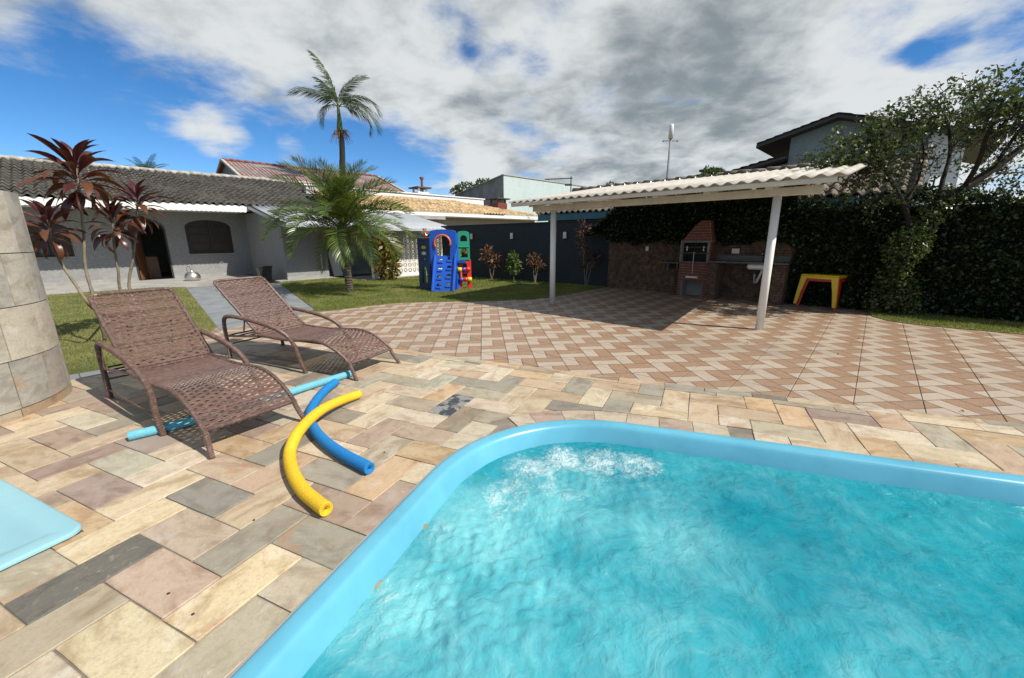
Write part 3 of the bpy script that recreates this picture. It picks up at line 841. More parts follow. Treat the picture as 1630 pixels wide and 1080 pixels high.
# curved course round the pool corner
rin = pool_ring(.06); rout = pool_ring(-.21); idx = [i for i in range(len(rin)) if -1.12 < rout[i][0] < .78 and rout[i][1] > 2.15]
seg = []; acc = 0; start = idx[0]; want = .24
for i in idx[1:]:
    acc = math.hypot(rout[i][0] - rout[start][0], rout[i][1] - rout[start][1])
    if acc > want:
        seg.append((start, i)); start = i; want = random.uniform(.17, .27)
for s0, s1 in seg:
    P = [pw(*rout[i]) for i in range(s0, s1 + 1)] + [pw(*rin[i]) for i in range(s1, s0 - 1, -1)]
    c = sum(P, Vector()) / len(P)
    P2 = [(c.x + (p.x - c.x) * .985, c.y + (p.y - c.y) * .985) for p in P]
    if sum(P2[i][0] * P2[(i + 1) % len(P2)][1] - P2[(i + 1) % len(P2)][0] * P2[i][1] for i in range(len(P2))) < 0: P2 = P2[::-1]
    m = MB(); m.prism(P2, .001, .013, bottom=False); me = m.mesh('stone'); me.materials.append(M['stone'])
    stones.append((c.length, me, Matrix.Identity(4), random.choice([(.36, .25, .205), (.38, .29, .22), (.42, .34, .24), (.33, .22, .18), (.46, .39, .28)])))
# border course between deck and patio
def walk(P, lo, hi):
    D = [0]
    for i in range(1, len(P)): D.append(D[-1] + math.hypot(P[i][0] - P[i - 1][0], P[i][1] - P[i - 1][1]))
    def at(s):
        for i in range(1, len(P)):
            if s <= D[i]:
                t = (s - D[i - 1]) / (D[i] - D[i - 1]); return Vector((P[i - 1][0] + (P[i][0] - P[i - 1][0]) * t, P[i - 1][1] + (P[i][1] - P[i - 1][1]) * t, 0))
        return Vector((*P[-1], 0))
    s = 0; out = []
    while s < D[-1] - .1:
        e = min(D[-1], s + random.uniform(lo, hi)); out.append([at(s + .003), at((s + e) / 2), at(e - .003)]); s = e
    return out
for tri in walk(BORDER, .28, .62):
    d = (tri[2] - tri[0]).normalized(); nrm = Vector((d.y, -d.x, 0))
    if tri[1].length > 8.2: continue
    P = [tri[0] + nrm * .112, tri[1] + nrm * .112, tri[2] + nrm * .112, tri[2], tri[1], tri[0]]
    m = MB(); m.prism([(p.x, p.y) for p in P], -.01, .0125, bottom=False); me = m.mesh('stone'); me.materials.append(M['stone'])
    stones.append((tri[1].length, me, Matrix.Identity(4), pick()))
def seen(q):
    me, mx = q[1], q[2]; v0 = mx @ Vector(me.vertices[0].co); v = v0 - Vector((0, 0, CAM_H)); fw_ = max(.1, FW.dot(v)); return abs(CR.dot(v)) / fw_ > 1.32 or abs(CU.dot(v)) / fw_ > .92
stones.sort(key=lambda q: (seen(q), q[0]))
far_st = MB()
for k, (_, me, mx, col) in enumerate(stones):
    if k < 300: put('stone', me, None, deck, mx=mx, color=col)
    else: far_st.add([mx @ v.co for v in me.vertices], [tuple(p.vertices) for p in me.polygons])
if far_st.f: put('stone', far_st, M['stone_rest'], deck, kind='stuff')
print('stones', len(stones), 'tiles', len(tiles))

# ---- slate strip beside the deck, path, terrace
sp = MB()
strip = [(-6.3, 3.46), (-5.5, 4.02), (-4.98, 4.44), (-4.62, 4.76), (-4.42, 5.1), (-4.52, 5.5)]
inn = [(-6.3, 3.30), (-5.42, 3.92), (-4.84, 4.35), (-4.47, 4.67), (-4.26, 5.06), (-4.38, 5.5)]
edge = put('slate_edging', (lambda m: (m.prism([(p[0] - .10, p[1] + .12) for p in strip] + inn[::-1], -.06, .0), m)[1])(MB()), M['grout'], kind='structure')
for i in range(5):
    for k in range(2):
        def lerp(a, b, t): return (a[0] + (b[0] - a[0]) * t, a[1] + (b[1] - a[1]) * t)
        o0, o1 = lerp((strip[i][0] - .1, strip[i][1] + .12), (strip[i + 1][0] - .1, strip[i + 1][1] + .12), k / 2 + .01), lerp((strip[i][0] - .1, strip[i][1] + .12), (strip[i + 1][0] - .1, strip[i + 1][1] + .12), k / 2 + .49)
        i0, i1 = lerp(inn[i], inn[i + 1], k / 2 + .01), lerp(inn[i], inn[i + 1], k / 2 + .49)
        m = MB(); m.prism([i0, i1, o1, o0][::-1], -.01, .006, bottom=False); put('slab', m, M['path_slate'], edge)
pm = MB(); pm.prism(PATH[::-1] if False else PATH, -.066, -.002, bottom=False)
path = put('path', pm, M['grout'], kind='structure')
def quadmix(a, b, c, d, u, v):
    return (a[0] * (1 - u) * (1 - v) + b[0] * u * (1 - v) + c[0] * u * v + d[0] * (1 - u) * v, a[1] * (1 - u) * (1 - v) + b[1] * u * (1 - v) + c[1] * u * v + d[1] * (1 - u) * v)
q0, q1, q2, q3 = PATH[0], (-5.02, 6.85), (-4.30, 8.85), PATH[5]
cutsu = [0, .12, .23, .35, .46, .57, .67, .77, .86, .94, 1.0]
for i in range(10):
    vs_ = [0, .5 + (.0 if i % 2 else .0), 1] if i % 2 == 0 else [0, .27, .76, 1]
    for k in range(len(vs_) - 1):
        e = .004
        P = [quadmix(q0, q1, q2, q3, cutsu[i] + e * .3, vs_[k] + e), quadmix(q0, q1, q2, q3, cutsu[i + 1] - e * .3, vs_[k] + e), quadmix(q0, q1, q2, q3, cutsu[i + 1] - e * .3, vs_[k + 1] - e), quadmix(q0, q1, q2, q3, cutsu[i] + e * .3, vs_[k + 1] - e)]
        m = MB(); m.prism(P, -.01, .006, bottom=False); put('slab', m, M['path_slate'], path)
tr = MB(HF); tr.box(-9, 4.75, -.02, 3.5, -.08, .03); tr.box(4.75, 12.0, 4.2, 4.9, -.08, .03)
tr.box(7.0, 12.0, 1.0, 6.9, -.08, .03)
put('terrace', tr, M['concrete'], kind='structure')

# ---- lawns
LAWN_A = [(-32, -6), (-9, .5), (-6.6, 3.2), (-5.6, 4.05), (-5.07, 4.56), (-4.72, 4.9), (-4.55, 5.25), (-4.62, 5.75), (-4.92, 6.30), (-5.25, 7.12), (-10.85, 13.62), tuple(HF((1.3, 3.45, 0))[:2]), tuple(HF((-9, 3.45, 0))[:2]), (-34, 8)]
LAWN_B = [tuple(GRASS_L[i]) for i in range(3, len(GRASS_L))] + [tuple(GWF((5.9, .02, 0))[:2]), tuple(GWF((-1.2, .02, 0))[:2]), tuple(HF((11.6, 6.85, 0))[:2]), tuple(HF((7.4, 6.85, 0))[:2]), tuple(HF((7.2, 4.86, 0))[:2]), tuple(HF((4.7, 4.86, 0))[:2]), (-8.23, 14.56), (-4.40, 9.02)]
LAWN_C = GRASS_R + [tuple(WF((14, .05, 0))[:2]), tuple(WF((5.6, .05, 0))[:2])]
for P in (LAWN_A, LAWN_B, LAWN_C):
    m = MB(); A_ = sum(P[i][0] * P[(i + 1) % len(P)][1] - P[(i + 1) % len(P)][0] * P[i][1] for i in range(len(P)))
    m.prism(P if A_ > 0 else P[::-1], -.06, .012, bottom=False); put('lawn', m, M['lawn'], kind='structure')
def blades(P, n, hmin, hmax, wid, near=None):
    P = np.array(P); x0, y0 = P.min(0); x1, y1 = P.max(0)
    x0 = max(x0, -15); y1 = min(y1, 21); y0 = max(y0, 1.5); x1 = min(x1, 11)
    xs = RNG.uniform(x0, x1, n * 6); ys = RNG.uniform(y0, y1, n * 6)
    keep = inpoly(xs, ys, [tuple(p) for p in P]); xs, ys = xs[keep], ys[keep]
    dist = np.hypot(xs, ys); pr = np.clip((6.0 / dist) ** 1.6, 0, 1); k2 = RNG.uniform(0, 1, len(xs)) < pr
    # thin worn spots
    xs, ys = xs[k2][:n], ys[k2][:n]; n = len(xs); dist = np.hypot(xs, ys)
    sc = np.clip(dist / 7, 1, 2.2)
    a = RNG.uniform(0, 6.283, n); h = RNG.uniform(hmin, hmax, n) * np.where(RNG.uniform(0, 1, n) < .1, 1.5, 1); w = wid * sc * RNG.uniform(.7, 1.3, n)
    lx = RNG.normal(0, .45, n) * h; ly = RNG.normal(0, .45, n) * h
    v = np.empty((n, 3, 3)); dx, dy = np.cos(a) * w / 2, np.sin(a) * w / 2
    v[:, 0] = np.c_[xs - dx, ys - dy, np.full(n, .008)]; v[:, 1] = np.c_[xs + dx, ys + dy, np.full(n, .008)]; v[:, 2] = np.c_[xs + lx, ys + ly, .01 + h]
    return v.reshape(-1, 3)
def tri_mesh(name, v):
    n = len(v) // 3; me = bpy.data.meshes.new(name); me.vertices.add(len(v)); me.vertices.foreach_set('co', v.astype(np.float32).ravel())
    me.loops.add(3 * n); me.loops.foreach_set('vertex_index', np.arange(3 * n, dtype=np.int32)); me.polygons.add(n)
    me.polygons.foreach_set('loop_start', np.arange(0, 3 * n, 3, dtype=np.int32)); me.polygons.foreach_set('loop_total', np.full(n, 3, np.int32))
    me.update(calc_edges=True); me.validate(); return me
gv = np.concatenate([blades(LAWN_A, 90000, .02, .05, .006), blades(LAWN_B, 130000, .018, .045, .007), blades(LAWN_C, 26000, .02, .055, .007)])
put('grass', tri_mesh('grass', gv), M['grass'], kind='stuff')

# ------------------------------------------------------------------ swimming pool
PROF = [(-.0, -.05), (.0, .016), (.004, .023), (.014, .027), (.03, .028), (.078, .026), (.092, .022), (.103, .012), (.112, -.004), (.124, -.035), (.140, -.075), (.158, -.14), (.178, -.30), (.22, -.8), (.30, -1.15), (.5, -1.32)]
rings = [[pw(b, a, z) for b, a in pool_ring(o)] for o, z in PROF]
sh = MB(); nr = len(rings[0]); vs = [p for r in rings for p in r]
fs = [(i * nr + k, (i + 1) * nr + k, (i + 1) * nr + (k + 1) % nr, i * nr + (k + 1) % nr) for i in range(len(rings) - 1) for k in range(nr)]
fs = [tuple(reversed(f)) for f in fs]
fs.append(tuple((len(rings) - 1) * nr + k for k in range(nr)))
sh.add(vs, fs)
pool = put('swimming_pool', (sh, True), M['pool'])
tag(pool, 'blue moulded fibreglass swimming pool with a rounded rim and bubbling water', 'swimming pool')
sl_r = [[pw(b, a, z) for b, a in pool_ring(o)] for o, z in ((-.016, .0135), (-.010, .0150), (.004, .0155))]; m = MB(); k = len(sl_r[0]); m.add([p for r in sl_r for p in r], [(i * k + (j + 1) % k, i * k + j, (i + 1) * k + j, (i + 1) * k + (j + 1) % k) for i in range(2) for j in range(k)])
put('sealant', (m, True), M['concrete'], pool)
WATER_Z = -.105
for jx, jy in ((695, 850), (617, 944), (783, 762)):
    q = gp(jx, jy, WATER_Z - .03); b, a = q.dot(PBX), q.dot(PAX); bb = POOL_B0 + .150
    if jx == 783: c = pw(POOL_B0 + .215, a, WATER_Z - .06)
    else: c = pw(bb, a, WATER_Z - .034)
    m = MB(); d = PBX
    m.tube([c - d * .01, c + d * .012, c + d * .014], [.045, .045, .03], 16); m.tube([c + d * .01, c + d * .05], [.028, .024], 12)
    put('jet_nozzle', (m, False), M['nozzle'], pool)

# water surface with real waves
NB, NA = 300, 200
bs = np.linspace(POOL_B0 + .12, 3.6, NB); as_ = np.linspace(.25, POOL_A1 - .12, NA)
Bg, Ag = np.meshgrid(bs, as_)
jets = []
for jx, jy in ((695, 850), (617, 944), (880, 745)):
    q = gp(jx, jy, WATER_Z); jets.append((q.dot(PBX), q.dot(PAX)))
z = np.zeros_like(Bg)
for i in range(46):
    lam = 10 ** RNG.uniform(math.log10(.07), math.log10(.7)); th = RNG.uniform(0, 6.283); ph = RNG.uniform(0, 6.283)
    k = 6.283 / lam; wx, wy = RNG.normal(0, .5), RNG.normal(0, .5)
    z += .0032 * lam ** .8 * np.sin(k * (Bg * math.cos(th) + Ag * math.sin(th)) + ph + 1.8 * np.sin(Bg * 3 + wx * 5 + Ag * 2 * wy))
near = np.zeros_like(z)
for jb, ja in jets:
    near += np.exp(-(((Bg - jb - .25) / .65) ** 2 + ((Ag - ja) / .35) ** 2))
for i in range(26):
    lam = RNG.uniform(.035, .10); th = RNG.uniform(0, 6.283); k = 6.283 / lam
    z += .0011 * np.clip(near, 0, 1.4) * np.sin(k * (Bg * math.cos(th) + Ag * math.sin(th)) + 2.5 * np.sin(6 * Bg + i) + RNG.uniform(0, 6))
edge = np.minimum(np.minimum(Bg - (POOL_B0 + .16), (POOL_A1 - .16) - Ag), POOL_R - .16 - np.where((Bg < POOL_B0 + POOL_R) & (Ag > POOL_A1 - POOL_R), np.hypot(Bg - POOL_B0 - POOL_R, Ag - POOL_A1 + POOL_R), 0))
z *= np.clip(edge / .16, .12, 1)
r = POOL_R - .13; cb, ca = POOL_B0 + POOL_R, POOL_A1 - POOL_R
ok = ~((Bg < cb) & (Ag > ca) & (np.hypot(Bg - cb, Ag - ca) > r))
co = np.empty((NA, NB, 3))
co[..., 0] = PBX.x * Bg + PAX.x * Ag; co[..., 1] = PBX.y * Bg + PAX.y * Ag; co[..., 2] = WATER_Z + z
wv = co.reshape(-1, 3); okf = ok.reshape(-1)
wm = MB(); idn = np.arange(NA * NB).reshape(NA, NB)
q = np.stack([idn[:-1, :-1], idn[:-1, 1:], idn[1:, 1:], idn[1:, :-1]], -1).reshape(-1, 4); q = q[okf[q].all(1)]
me = bpy.data.meshes.new('water'); me.from_pydata(wv.tolist(), [], q.tolist()); me.polygons.foreach_set('use_smooth', [True] * len(me.polygons)); me.update()
def water_mat():
    t = NT('pool_water'); tc = t.n('ShaderNodeTexCoord'); v = tc.outputs['Object']
    def blob(px, py, rx, w):
        q = gp(px, py, WATER_Z)
        vm = t.n('ShaderNodeVectorMath', operation='DISTANCE'); t.l(v, vm.inputs[0]); vm.inputs[1].default_value = q
        return t.mr(vm.outputs['Value'], rx, 0, 0, w, True)
    warp = t.n('ShaderNodeVectorMath', operation='ADD'); nz = t.n('ShaderNodeTexNoise'); nz.inputs['Scale'].default_value = 2.6; nz.inputs['Detail'].default_value = 2
    t.l(v, nz.inputs['Vector']); sc = t.n('ShaderNodeVectorMath', operation='SCALE'); t.l(nz.outputs['Color'], sc.inputs[0]); sc.inputs['Scale'].default_value = .25
    t.l(v, warp.inputs[0]); t.l(sc.outputs[0], warp.inputs[1]); wv_ = warp.outputs[0]
    n1 = t.noise(wv_, 1.6, 3, .5, .2); n2 = t.noise(wv_, 5.0, 2, .5, .4); n3 = t.noise(wv_, 13, 2, .5, .5); n4 = t.noise(wv_, 34, 2, .5, .6); n6 = t.noise(wv_, 80, 2, .5, .3)
    air = None                                    # clouds of fine air bubbles blown in by the jets
    for bl in ((760, 840, .8, .46), (660, 960, .62, .48), (880, 800, .8, .40), (1080, 850, .8, .22), (900, 990, .9, .28), (780, 1060, .8, .34), (1220, 900, .8, .10), (1130, 760, .5, .12), (1400, 1060, .6, .22), (1150, 1060, .6, .14)):
        x = blob(*bl); air = x if air is None else t.math('MAXIMUM', air, x)
    fac = t.math('ADD', t.math('ADD', air, t.math('MULTIPLY', t.math('SUBTRACT', n1, .5), .6)), t.math('ADD', t.math('MULTIPLY', t.math('SUBTRACT', n2, .5), .32), t.math('MULTIPLY', t.math('SUBTRACT', n3, .5), .12)))
    fac = t.mr(fac, -.12, .78, 0, 1, True)
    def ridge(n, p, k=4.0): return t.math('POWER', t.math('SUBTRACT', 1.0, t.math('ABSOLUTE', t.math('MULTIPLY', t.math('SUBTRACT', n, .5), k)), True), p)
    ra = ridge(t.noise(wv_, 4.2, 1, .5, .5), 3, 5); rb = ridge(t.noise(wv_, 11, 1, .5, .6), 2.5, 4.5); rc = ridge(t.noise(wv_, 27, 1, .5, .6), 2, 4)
    # froth where a jet breaks the surface
    f1 = None
    for bl in ((815, 775, .36, .85), (850, 745, .40, 1.05), (900, 732, .40, 1.1), (950, 735, .40, 1.1), (1010, 742, .38, 1.0), (800, 800, .32, .75), (880, 770, .36, .7)):
        x = blob(*bl); f1 = x if f1 is None else t.math('MAXIMUM', f1, x)
    f2 = t.math('ADD', blob(696, 846, .16, .55), blob(617, 940, .16, .55)); f3 = blob(570, 1000, .4, .35)
    froth = t.math('ADD', t.math('ADD', f1, f2), f3)
    bub = t.n('ShaderNodeTexVoronoi'); bub.inputs['Scale'].default_value = 70; t.l(wv_, bub.inputs['Vector'])
    fn = t.math('ADD', t.math('ADD', t.math('MULTIPLY', t.math('SUBTRACT', n3, .5), 1.6), t.math('MULTIPLY', t.math('SUBTRACT', n4, .5), 1.5)), t.math('ADD', t.math('MULTIPLY', t.math('SUBTRACT', n2, .5), 1.2), t.math('MULTIPLY', t.math('SUBTRACT', .45, bub.outputs['Distance']), .5)))
    fr = t.mr(t.math('ADD', froth, t.math('MULTIPLY', fn, .7)), .30, 1.4, 0, .70, True)
    deep = t.mix(t.mr(t.noise(v, .8, 2), .38, .64), (.001, .285, .36), (.004, .36, .425))
    c = t.mix(fac, deep, (.21, .59, .62))
    caustic_lines = t.math('ADD', t.math('MULTIPLY', ra, .10), t.math('ADD', t.math('MULTIPLY', rb, .10), t.math('MULTIPLY', rc, .10)))  # bright ripple network painted into the water colour, imitating caustics and refracted light
    c = t.mix(t.math('MULTIPLY', caustic_lines, t.math('MULTIPLY', t.mr(t.noise(v, 1.9, 3, .6), .38, .62, .3, 1.0), t.mr(fac, 0, .6, .4, 1.1))), c, (.52, .80, .80))
    c = t.mix(t.math('MULTIPLY', t.mr(n3, .52, .68, 0, 1, True), .15), c, (.004, .22, .29))
    c = t.mix(fr, c, (.74, .81, .80))
    t.set(Base_Color=c, Roughness=.05, IOR=1.33, Specular_IOR_Level=.5)
    h = t.math('ADD', t.math('ADD', t.math('MULTIPLY', n2, .55), t.math('MULTIPLY', n3, .34)), t.math('ADD', t.math('MULTIPLY', n4, .16), t.math('MULTIPLY', n6, .045)))
    h = t.math('ADD', h, t.math('MULTIPLY', fr, t.math('MULTIPLY', n4, .35)))
    t.bump(h, 1.0, .030)
    tr = t.n('ShaderNodeBsdfTransparent'); tr.inputs[0].default_value = (.22, .74, .80, 1)
    ms = t.n('ShaderNodeMixShader'); t.l(t.math('SUBTRACT', .42, t.math('MULTIPLY', t.math('MAXIMUM', fac, fr), .34), True), ms.inputs[0])
    t.l(t.b.outputs[0], ms.inputs[1]); t.l(tr.outputs[0], ms.inputs[2]); t.l(ms.outputs[0], t.out.inputs[0])
    return t.m
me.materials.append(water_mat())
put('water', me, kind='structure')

# ---- shallow foot basin at the left
bo = tubA
def tb(u, v, z): return bo - BX * u - AX * v + Vector((0, 0, z))
def rrect(w, h, off, r, n=7):
    P = []; r = max(.01, r - off)
    for cx, cy, s in ((w - off - r, h - off - r, 0), (off + r, h - off - r, 90), (off + r, off + r, 180), (w - off - r, off + r, 270)):
        for i in range(n + 1): a = R_(s + 90 * i / n); P.append((cx + r * math.cos(a), cy + r * math.sin(a)))
    return P
m = MB(); tw, tl = 1.5, 1.15
prof = [(0, .0), (.0, .016), (.004, .021), (.012, .023), (.085, .021), (.11, .016), (.15, -.004), (.22, -.034), (.30, -.046), (.42, -.05)]
rr_ = [[tb(u, v, z) for u, v in rrect(tw, tl, o, .075)] for o, z in prof]; k = len(rr_[0])
fs = [(i * k + j, i * k + (j + 1) % k, (i + 1) * k + (j + 1) % k, (i + 1) * k + j) for i in range(len(prof) - 1) for j in range(k)]
fs.append(tuple((len(prof) - 1) * k + j for j in range(k)))
m.add([p for r_ in rr_ for p in r_], fs)
basin = put('foot_basin', (m, True), M['tub']); tag(basin, 'shallow pale blue moulded basin set into the stone paving', 'basin')
# ------------------------------------------------------------------ round stone-clad pillar at the left
pc_ = Vector((-5.29, 3.31, 0)); PR = 1.0
pillar = thing('stone_pillar', 'round pillar clad in upright pale quartzite slabs beside the lawn', 'pillar', pc_)
m = MB(); m.lathe([(PR - .012, -.05), (PR - .012, 1.925), (.0, 1.925)], pc_, 64, cap=False); put('core', m, M['mortar'], pillar)
zs_ = [0.005, .09, .51, .96, 1.41, 1.94]
for ci in range(5):
    a = R_(-150 + 7 * (ci % 2) + (0 if ci else 4)); 
    while a < R_(95):
        w = random.choice([.27, .31, .31, .35]) / PR; e = .0042
        vs = []; ns = 5
        for rr in (PR, PR - .022):
            for z in (zs_[ci] + .004, zs_[ci + 1] - .004):
                for k in range(ns + 1):
                    t = a + e + (w - 2 * e) * k / ns; vs.append((pc_.x + rr * math.cos(t), pc_.y + rr * math.sin(t), z))
        q = ns + 1; fs = [(k, k + 1, q + k + 1, q + k) for k in range(ns)] + [(q + k, q + k + 1, 3 * q + k + 1, 3 * q + k) for k in range(ns)] + [(0, q, 3 * q, 2 * q), (ns, 2 * q + ns, 3 * q + ns, q + ns), ]
        m = MB(); m.add(vs, fs)
        c = random.choice([(.52, .48, .385), (.48, .45, .37), (.44, .425, .37), (.50, .45, .355), (.46, .415, .35), (.43, .42, .37), (.46, .445, .39), (.42, .375, .33)])
        if ci == 0: c = random.choice([(.42, .35, .24), (.40, .28, .17), (.33, .31, .23)])
        put('slab', m, M['stone_vert'], pillar, color=(lambda k: tuple(x * k for x in c))(random.uniform(.80, 1.08)))
        a += w

# ------------------------------------------------------------------ sun loungers
def wound(mb, pts, r=.019, pitch=.0085, n=8):
    """a tube wound with strands: rings of alternating radius"""
    P = [Vector(p) for p in pts]
    # Catmull-Rom resample
    out = []
    for i in range(len(P) - 1):
        p0, p1, p2, p3 = P[max(0, i - 1)], P[i], P[i + 1], P[min(len(P) - 1, i + 2)]
        k = max(2, int((p2 - p1).length / pitch))
        for j in range(k):
            t = j / k
            out.append(.5 * ((2 * p1) + (p2 - p0) * t + (2 * p0 - 5 * p1 + 4 * p2 - p3) * t * t + (3 * p1 - p0 - 3 * p2 + p3) * t ** 3))
    out.append(P[-1])
    mb.tube(out, [r if i % 2 else r * .80 for i in range(len(out))], n)
def smooth_path(P, n=8):
    P = [Vector(p) for p in P]; out = []
    for i in range(len(P) - 1):
        p0, p1, p2, p3 = P[max(0, i - 1)], P[i], P[i + 1], P[min(len(P) - 1, i + 2)]
        for j in range(n):
            t = j / n; out.append(.5 * ((2 * p1) + (p2 - p0) * t + (2 * p0 - 5 * p1 + 4 * p2 - p3) * t * t + (3 * p1 - p0 - 3 * p2 + p3) * t ** 3))
    out.append(P[-1]); return out
W0, W1 = .03, .665
def strands(mb, path, w0, w1, woven, pitch=.0148, amp=.0085, sag=.0):
    """flat strands laid across a panel whose side view is the polyline path [(l, z)]"""
    D = [0]
    for i in range(1, len(path)): D.append(D[-1] + math.hypot(path[i][0] - path[i - 1][0], path[i][1] - path[i - 1][1]))
    def at(s):
        s = max(0, min(D[-1] - 1e-6, s))
        for i in range(1, len(path)):
            if s <= D[i]:
                t = (s - D[i - 1]) / (D[i] - D[i - 1]); a, b = path[i - 1], path[i]
                d = Vector((b[0] - a[0], 0, b[1] - a[1])).normalized()
                return Vector((a[0] + (b[0] - a[0]) * t, 0, a[1] + (b[1] - a[1]) * t)), d
    ncol = 14; S_ = []; s = .008
    while s < D[-1] - .006:
        isw = woven(s); st = .0285 if isw else pitch; S_.append(s + st / 2); s += st
    for r, s in enumerate(S_):
        o, d = at(s); nrm = Vector((-d.z, 0, d.x))
        if nrm.z < 0: nrm = -nrm
        isw = woven(s); pts = []
        k = ncol * 2 if isw else 8
        bw = .0069 if isw else .0037
        for part_ in ((-.0072, .0072) if isw else (-.0042, .0042)):
            pts = []
            for j in range(k + 1):
                w = w0 + (w1 - w0) * j / k; cw = math.sin(math.pi * j / k)
                h = (amp * math.sin(math.pi * j / 2 + (r % 2) * math.pi) if isw else 0) - sag * cw
                jit = random.gauss(0, .0007)
                pts.append(o + d * (part_ + jit) + Vector((0, w, 0)) + nrm * h)
            vs = []
            for p in pts:
                vs += [p - d * bw + nrm * -.0012, p + d * bw - nrm * .0012, p + d * bw * .75 + nrm * .002, p - d * bw * .75 + nrm * .002]
            mb.add(vs, [(4 * j + q, 4 * j + (q + 1) % 4, 4 * j + 4 + (q + 1) % 4, 4 * j + 4 + q) for j in range(len(pts) - 1) for q in range(4)])
    for j in range(1, ncol):
        w = w0 + (w1 - w0) * (j * 2) / (2 * ncol)
        cp = [];
        for i in range(0, 25):
            o, d = at(D[-1] * i / 24); nrm = Vector((-d.z, 0, d.x)); nrm = nrm if nrm.z > 0 else -nrm
            cp.append(o + Vector((0, w, 0)) - nrm * (.001 + sag * math.sin(math.pi * (w - w0) / (w1 - w0))))
        mb.tube(cp, .0026, 4, caps=False)
SEATP = [(.56, .355), (.9, .345), (1.2, .352), (1.42, .372), (1.58, .377), (1.74, .352), (1.88, .30), (1.99, .235), (2.06, .175)]
BACKP = [(.545, .37), (-.20, .985)]
def make_lounger(label, loc, rz):
    root = thing('sun_lounger', label, 'sun lounger', loc, rz, 'woven brown sun loungers on the stone deck')
    sp_ = smooth_path([(l, 0, z) for l, z in SEATP], 6)
    m = MB(); strands(m, [(p.x, p.z) for p in sp_], W0, W1, lambda s: s > .74, sag=.012); put('seat', m, M['wicker'], root, world=False)
    m = MB(); strands(m, BACKP, W0 + .01, W1 + .02, lambda s: True, sag=.006); put('backrest', m, M['wicker'], root, world=False)
    m = MB()
    for w in (W0 - .008, W1 + .008): wound(m, [(l, w, z) for l, z in SEATP])
    wound(m, [(2.06, W0, .175), (2.06, (W0 + W1) / 2, .172), (2.06, W1, .175)]); wound(m, [(.56, W0, .352), (.56, W1, .352)])
    put('seat_frame', m, M['wicker'], root, world=False)
    m = MB(); b0, b1 = BACKP; up = Vector((b1[0] - b0[0], 0, b1[1] - b0[1])).normalized(); T0 = Vector((b1[0], 0, b1[1]))
    q = [Vector((b0[0], W0, b0[1])), Vector((b0[0], W0, b0[1])) + up * .45, T0 + Vector((0, W0 + .002, 0)) - up * .10, T0 + Vector((0, W0 + .012, 0)) - up * .035, T0 + Vector((0, W0 + .06, 0)), T0 + Vector((0, (W0 + W1) / 2, .004)), T0 + Vector((0, W1 - .04, 0)), T0 + Vector((0, W1 + .012, 0)) - up * .035, T0 + Vector((0, W1 + .02, 0)) - up * .10, Vector((b0[0], W1 + .015, b0[1])) + up * .45, Vector((b0[0], W1 + .012, b0[1]))]
    wound(m, q, .020); wound(m, [Vector((b0[0], W0, b0[1] + .006)), Vector((b0[0], W1, b0[1] + .006))]); put('back_frame', m, M['wicker'], root, world=False)
    for w in (-.03, W1 + .045):
        m = MB(); wv2 = -.02 if w < 0 else .02
        wound(m, [(0, w, 0), (-.005, w, .2), (-.01, w, .42), (.02, w, .53), (.12, w, .565), (.35, w, .562), (.65, w, .535), (.95, w, .487), (1.16, w, .415), (1.28, w, .30), (1.37, w + wv2, .15), (1.44, w + wv2, 0)], .026)
        put('armrest', m, M['wicker'], root, world=False)
    for w, o in ((W0 - .008, -.02), (W1 + .008, .02)):
        m = MB(); wound(m, [(2.06, w, .185), (2.085, w, .13), (2.17, w + o, 0)], .0225); put('front_leg', m, M['wicker'], root, world=False)
    for l, z in ((0.0, .19), (1.40, .12)):
        if l < .1:
            m = MB(); wound(m, [(l, -.03, z), (l, W1 + .045, z)], .011, .02, 6); put('stretcher', m, M['wicker'], root, world=False)
    m = MB()
    for w in (-.03, W1 + .045): m.tube([(0, w, .30), (.56, W0 if w < 0 else W1, .34)], .0135, 8)
    for w in (-.03, W1 + .045): m.tube([(0, w, .09), (1.40, w, .11)], .009, 6)
    put('side_rail', m, M['wicker'], root, world=False)
    m = MB(); 
    for w in (.18, .52): m.tube([(.15, w, .70), (.02, w, .31)], .009, 6)
    m.tube([(.02, .0, .31), (.02, W1 + .02, .31)], .010, 6); m.tube([(.2, .0, .32), (.2, W1 + .02, .32)], .009, 6); m.tube([(.36, .0, .33), (.36, W1 + .02, .33)], .009, 6)
    put('back_prop', m, M['black_plastic'], root, world=False)
    return root
DZ = .012
l1 = make_lounger('brown woven sun lounger next to the round pillar, nearest the yellow noodle', gp(183, 632, DZ), R_(-33.5))
l2 = copy_tree(l1); l2.location = gp(371, 570, DZ); l2.rotation_euler = (0, 0, R_(-25.5))
l2['label'] = 'brown woven sun lounger at the edge of the tiled patio'

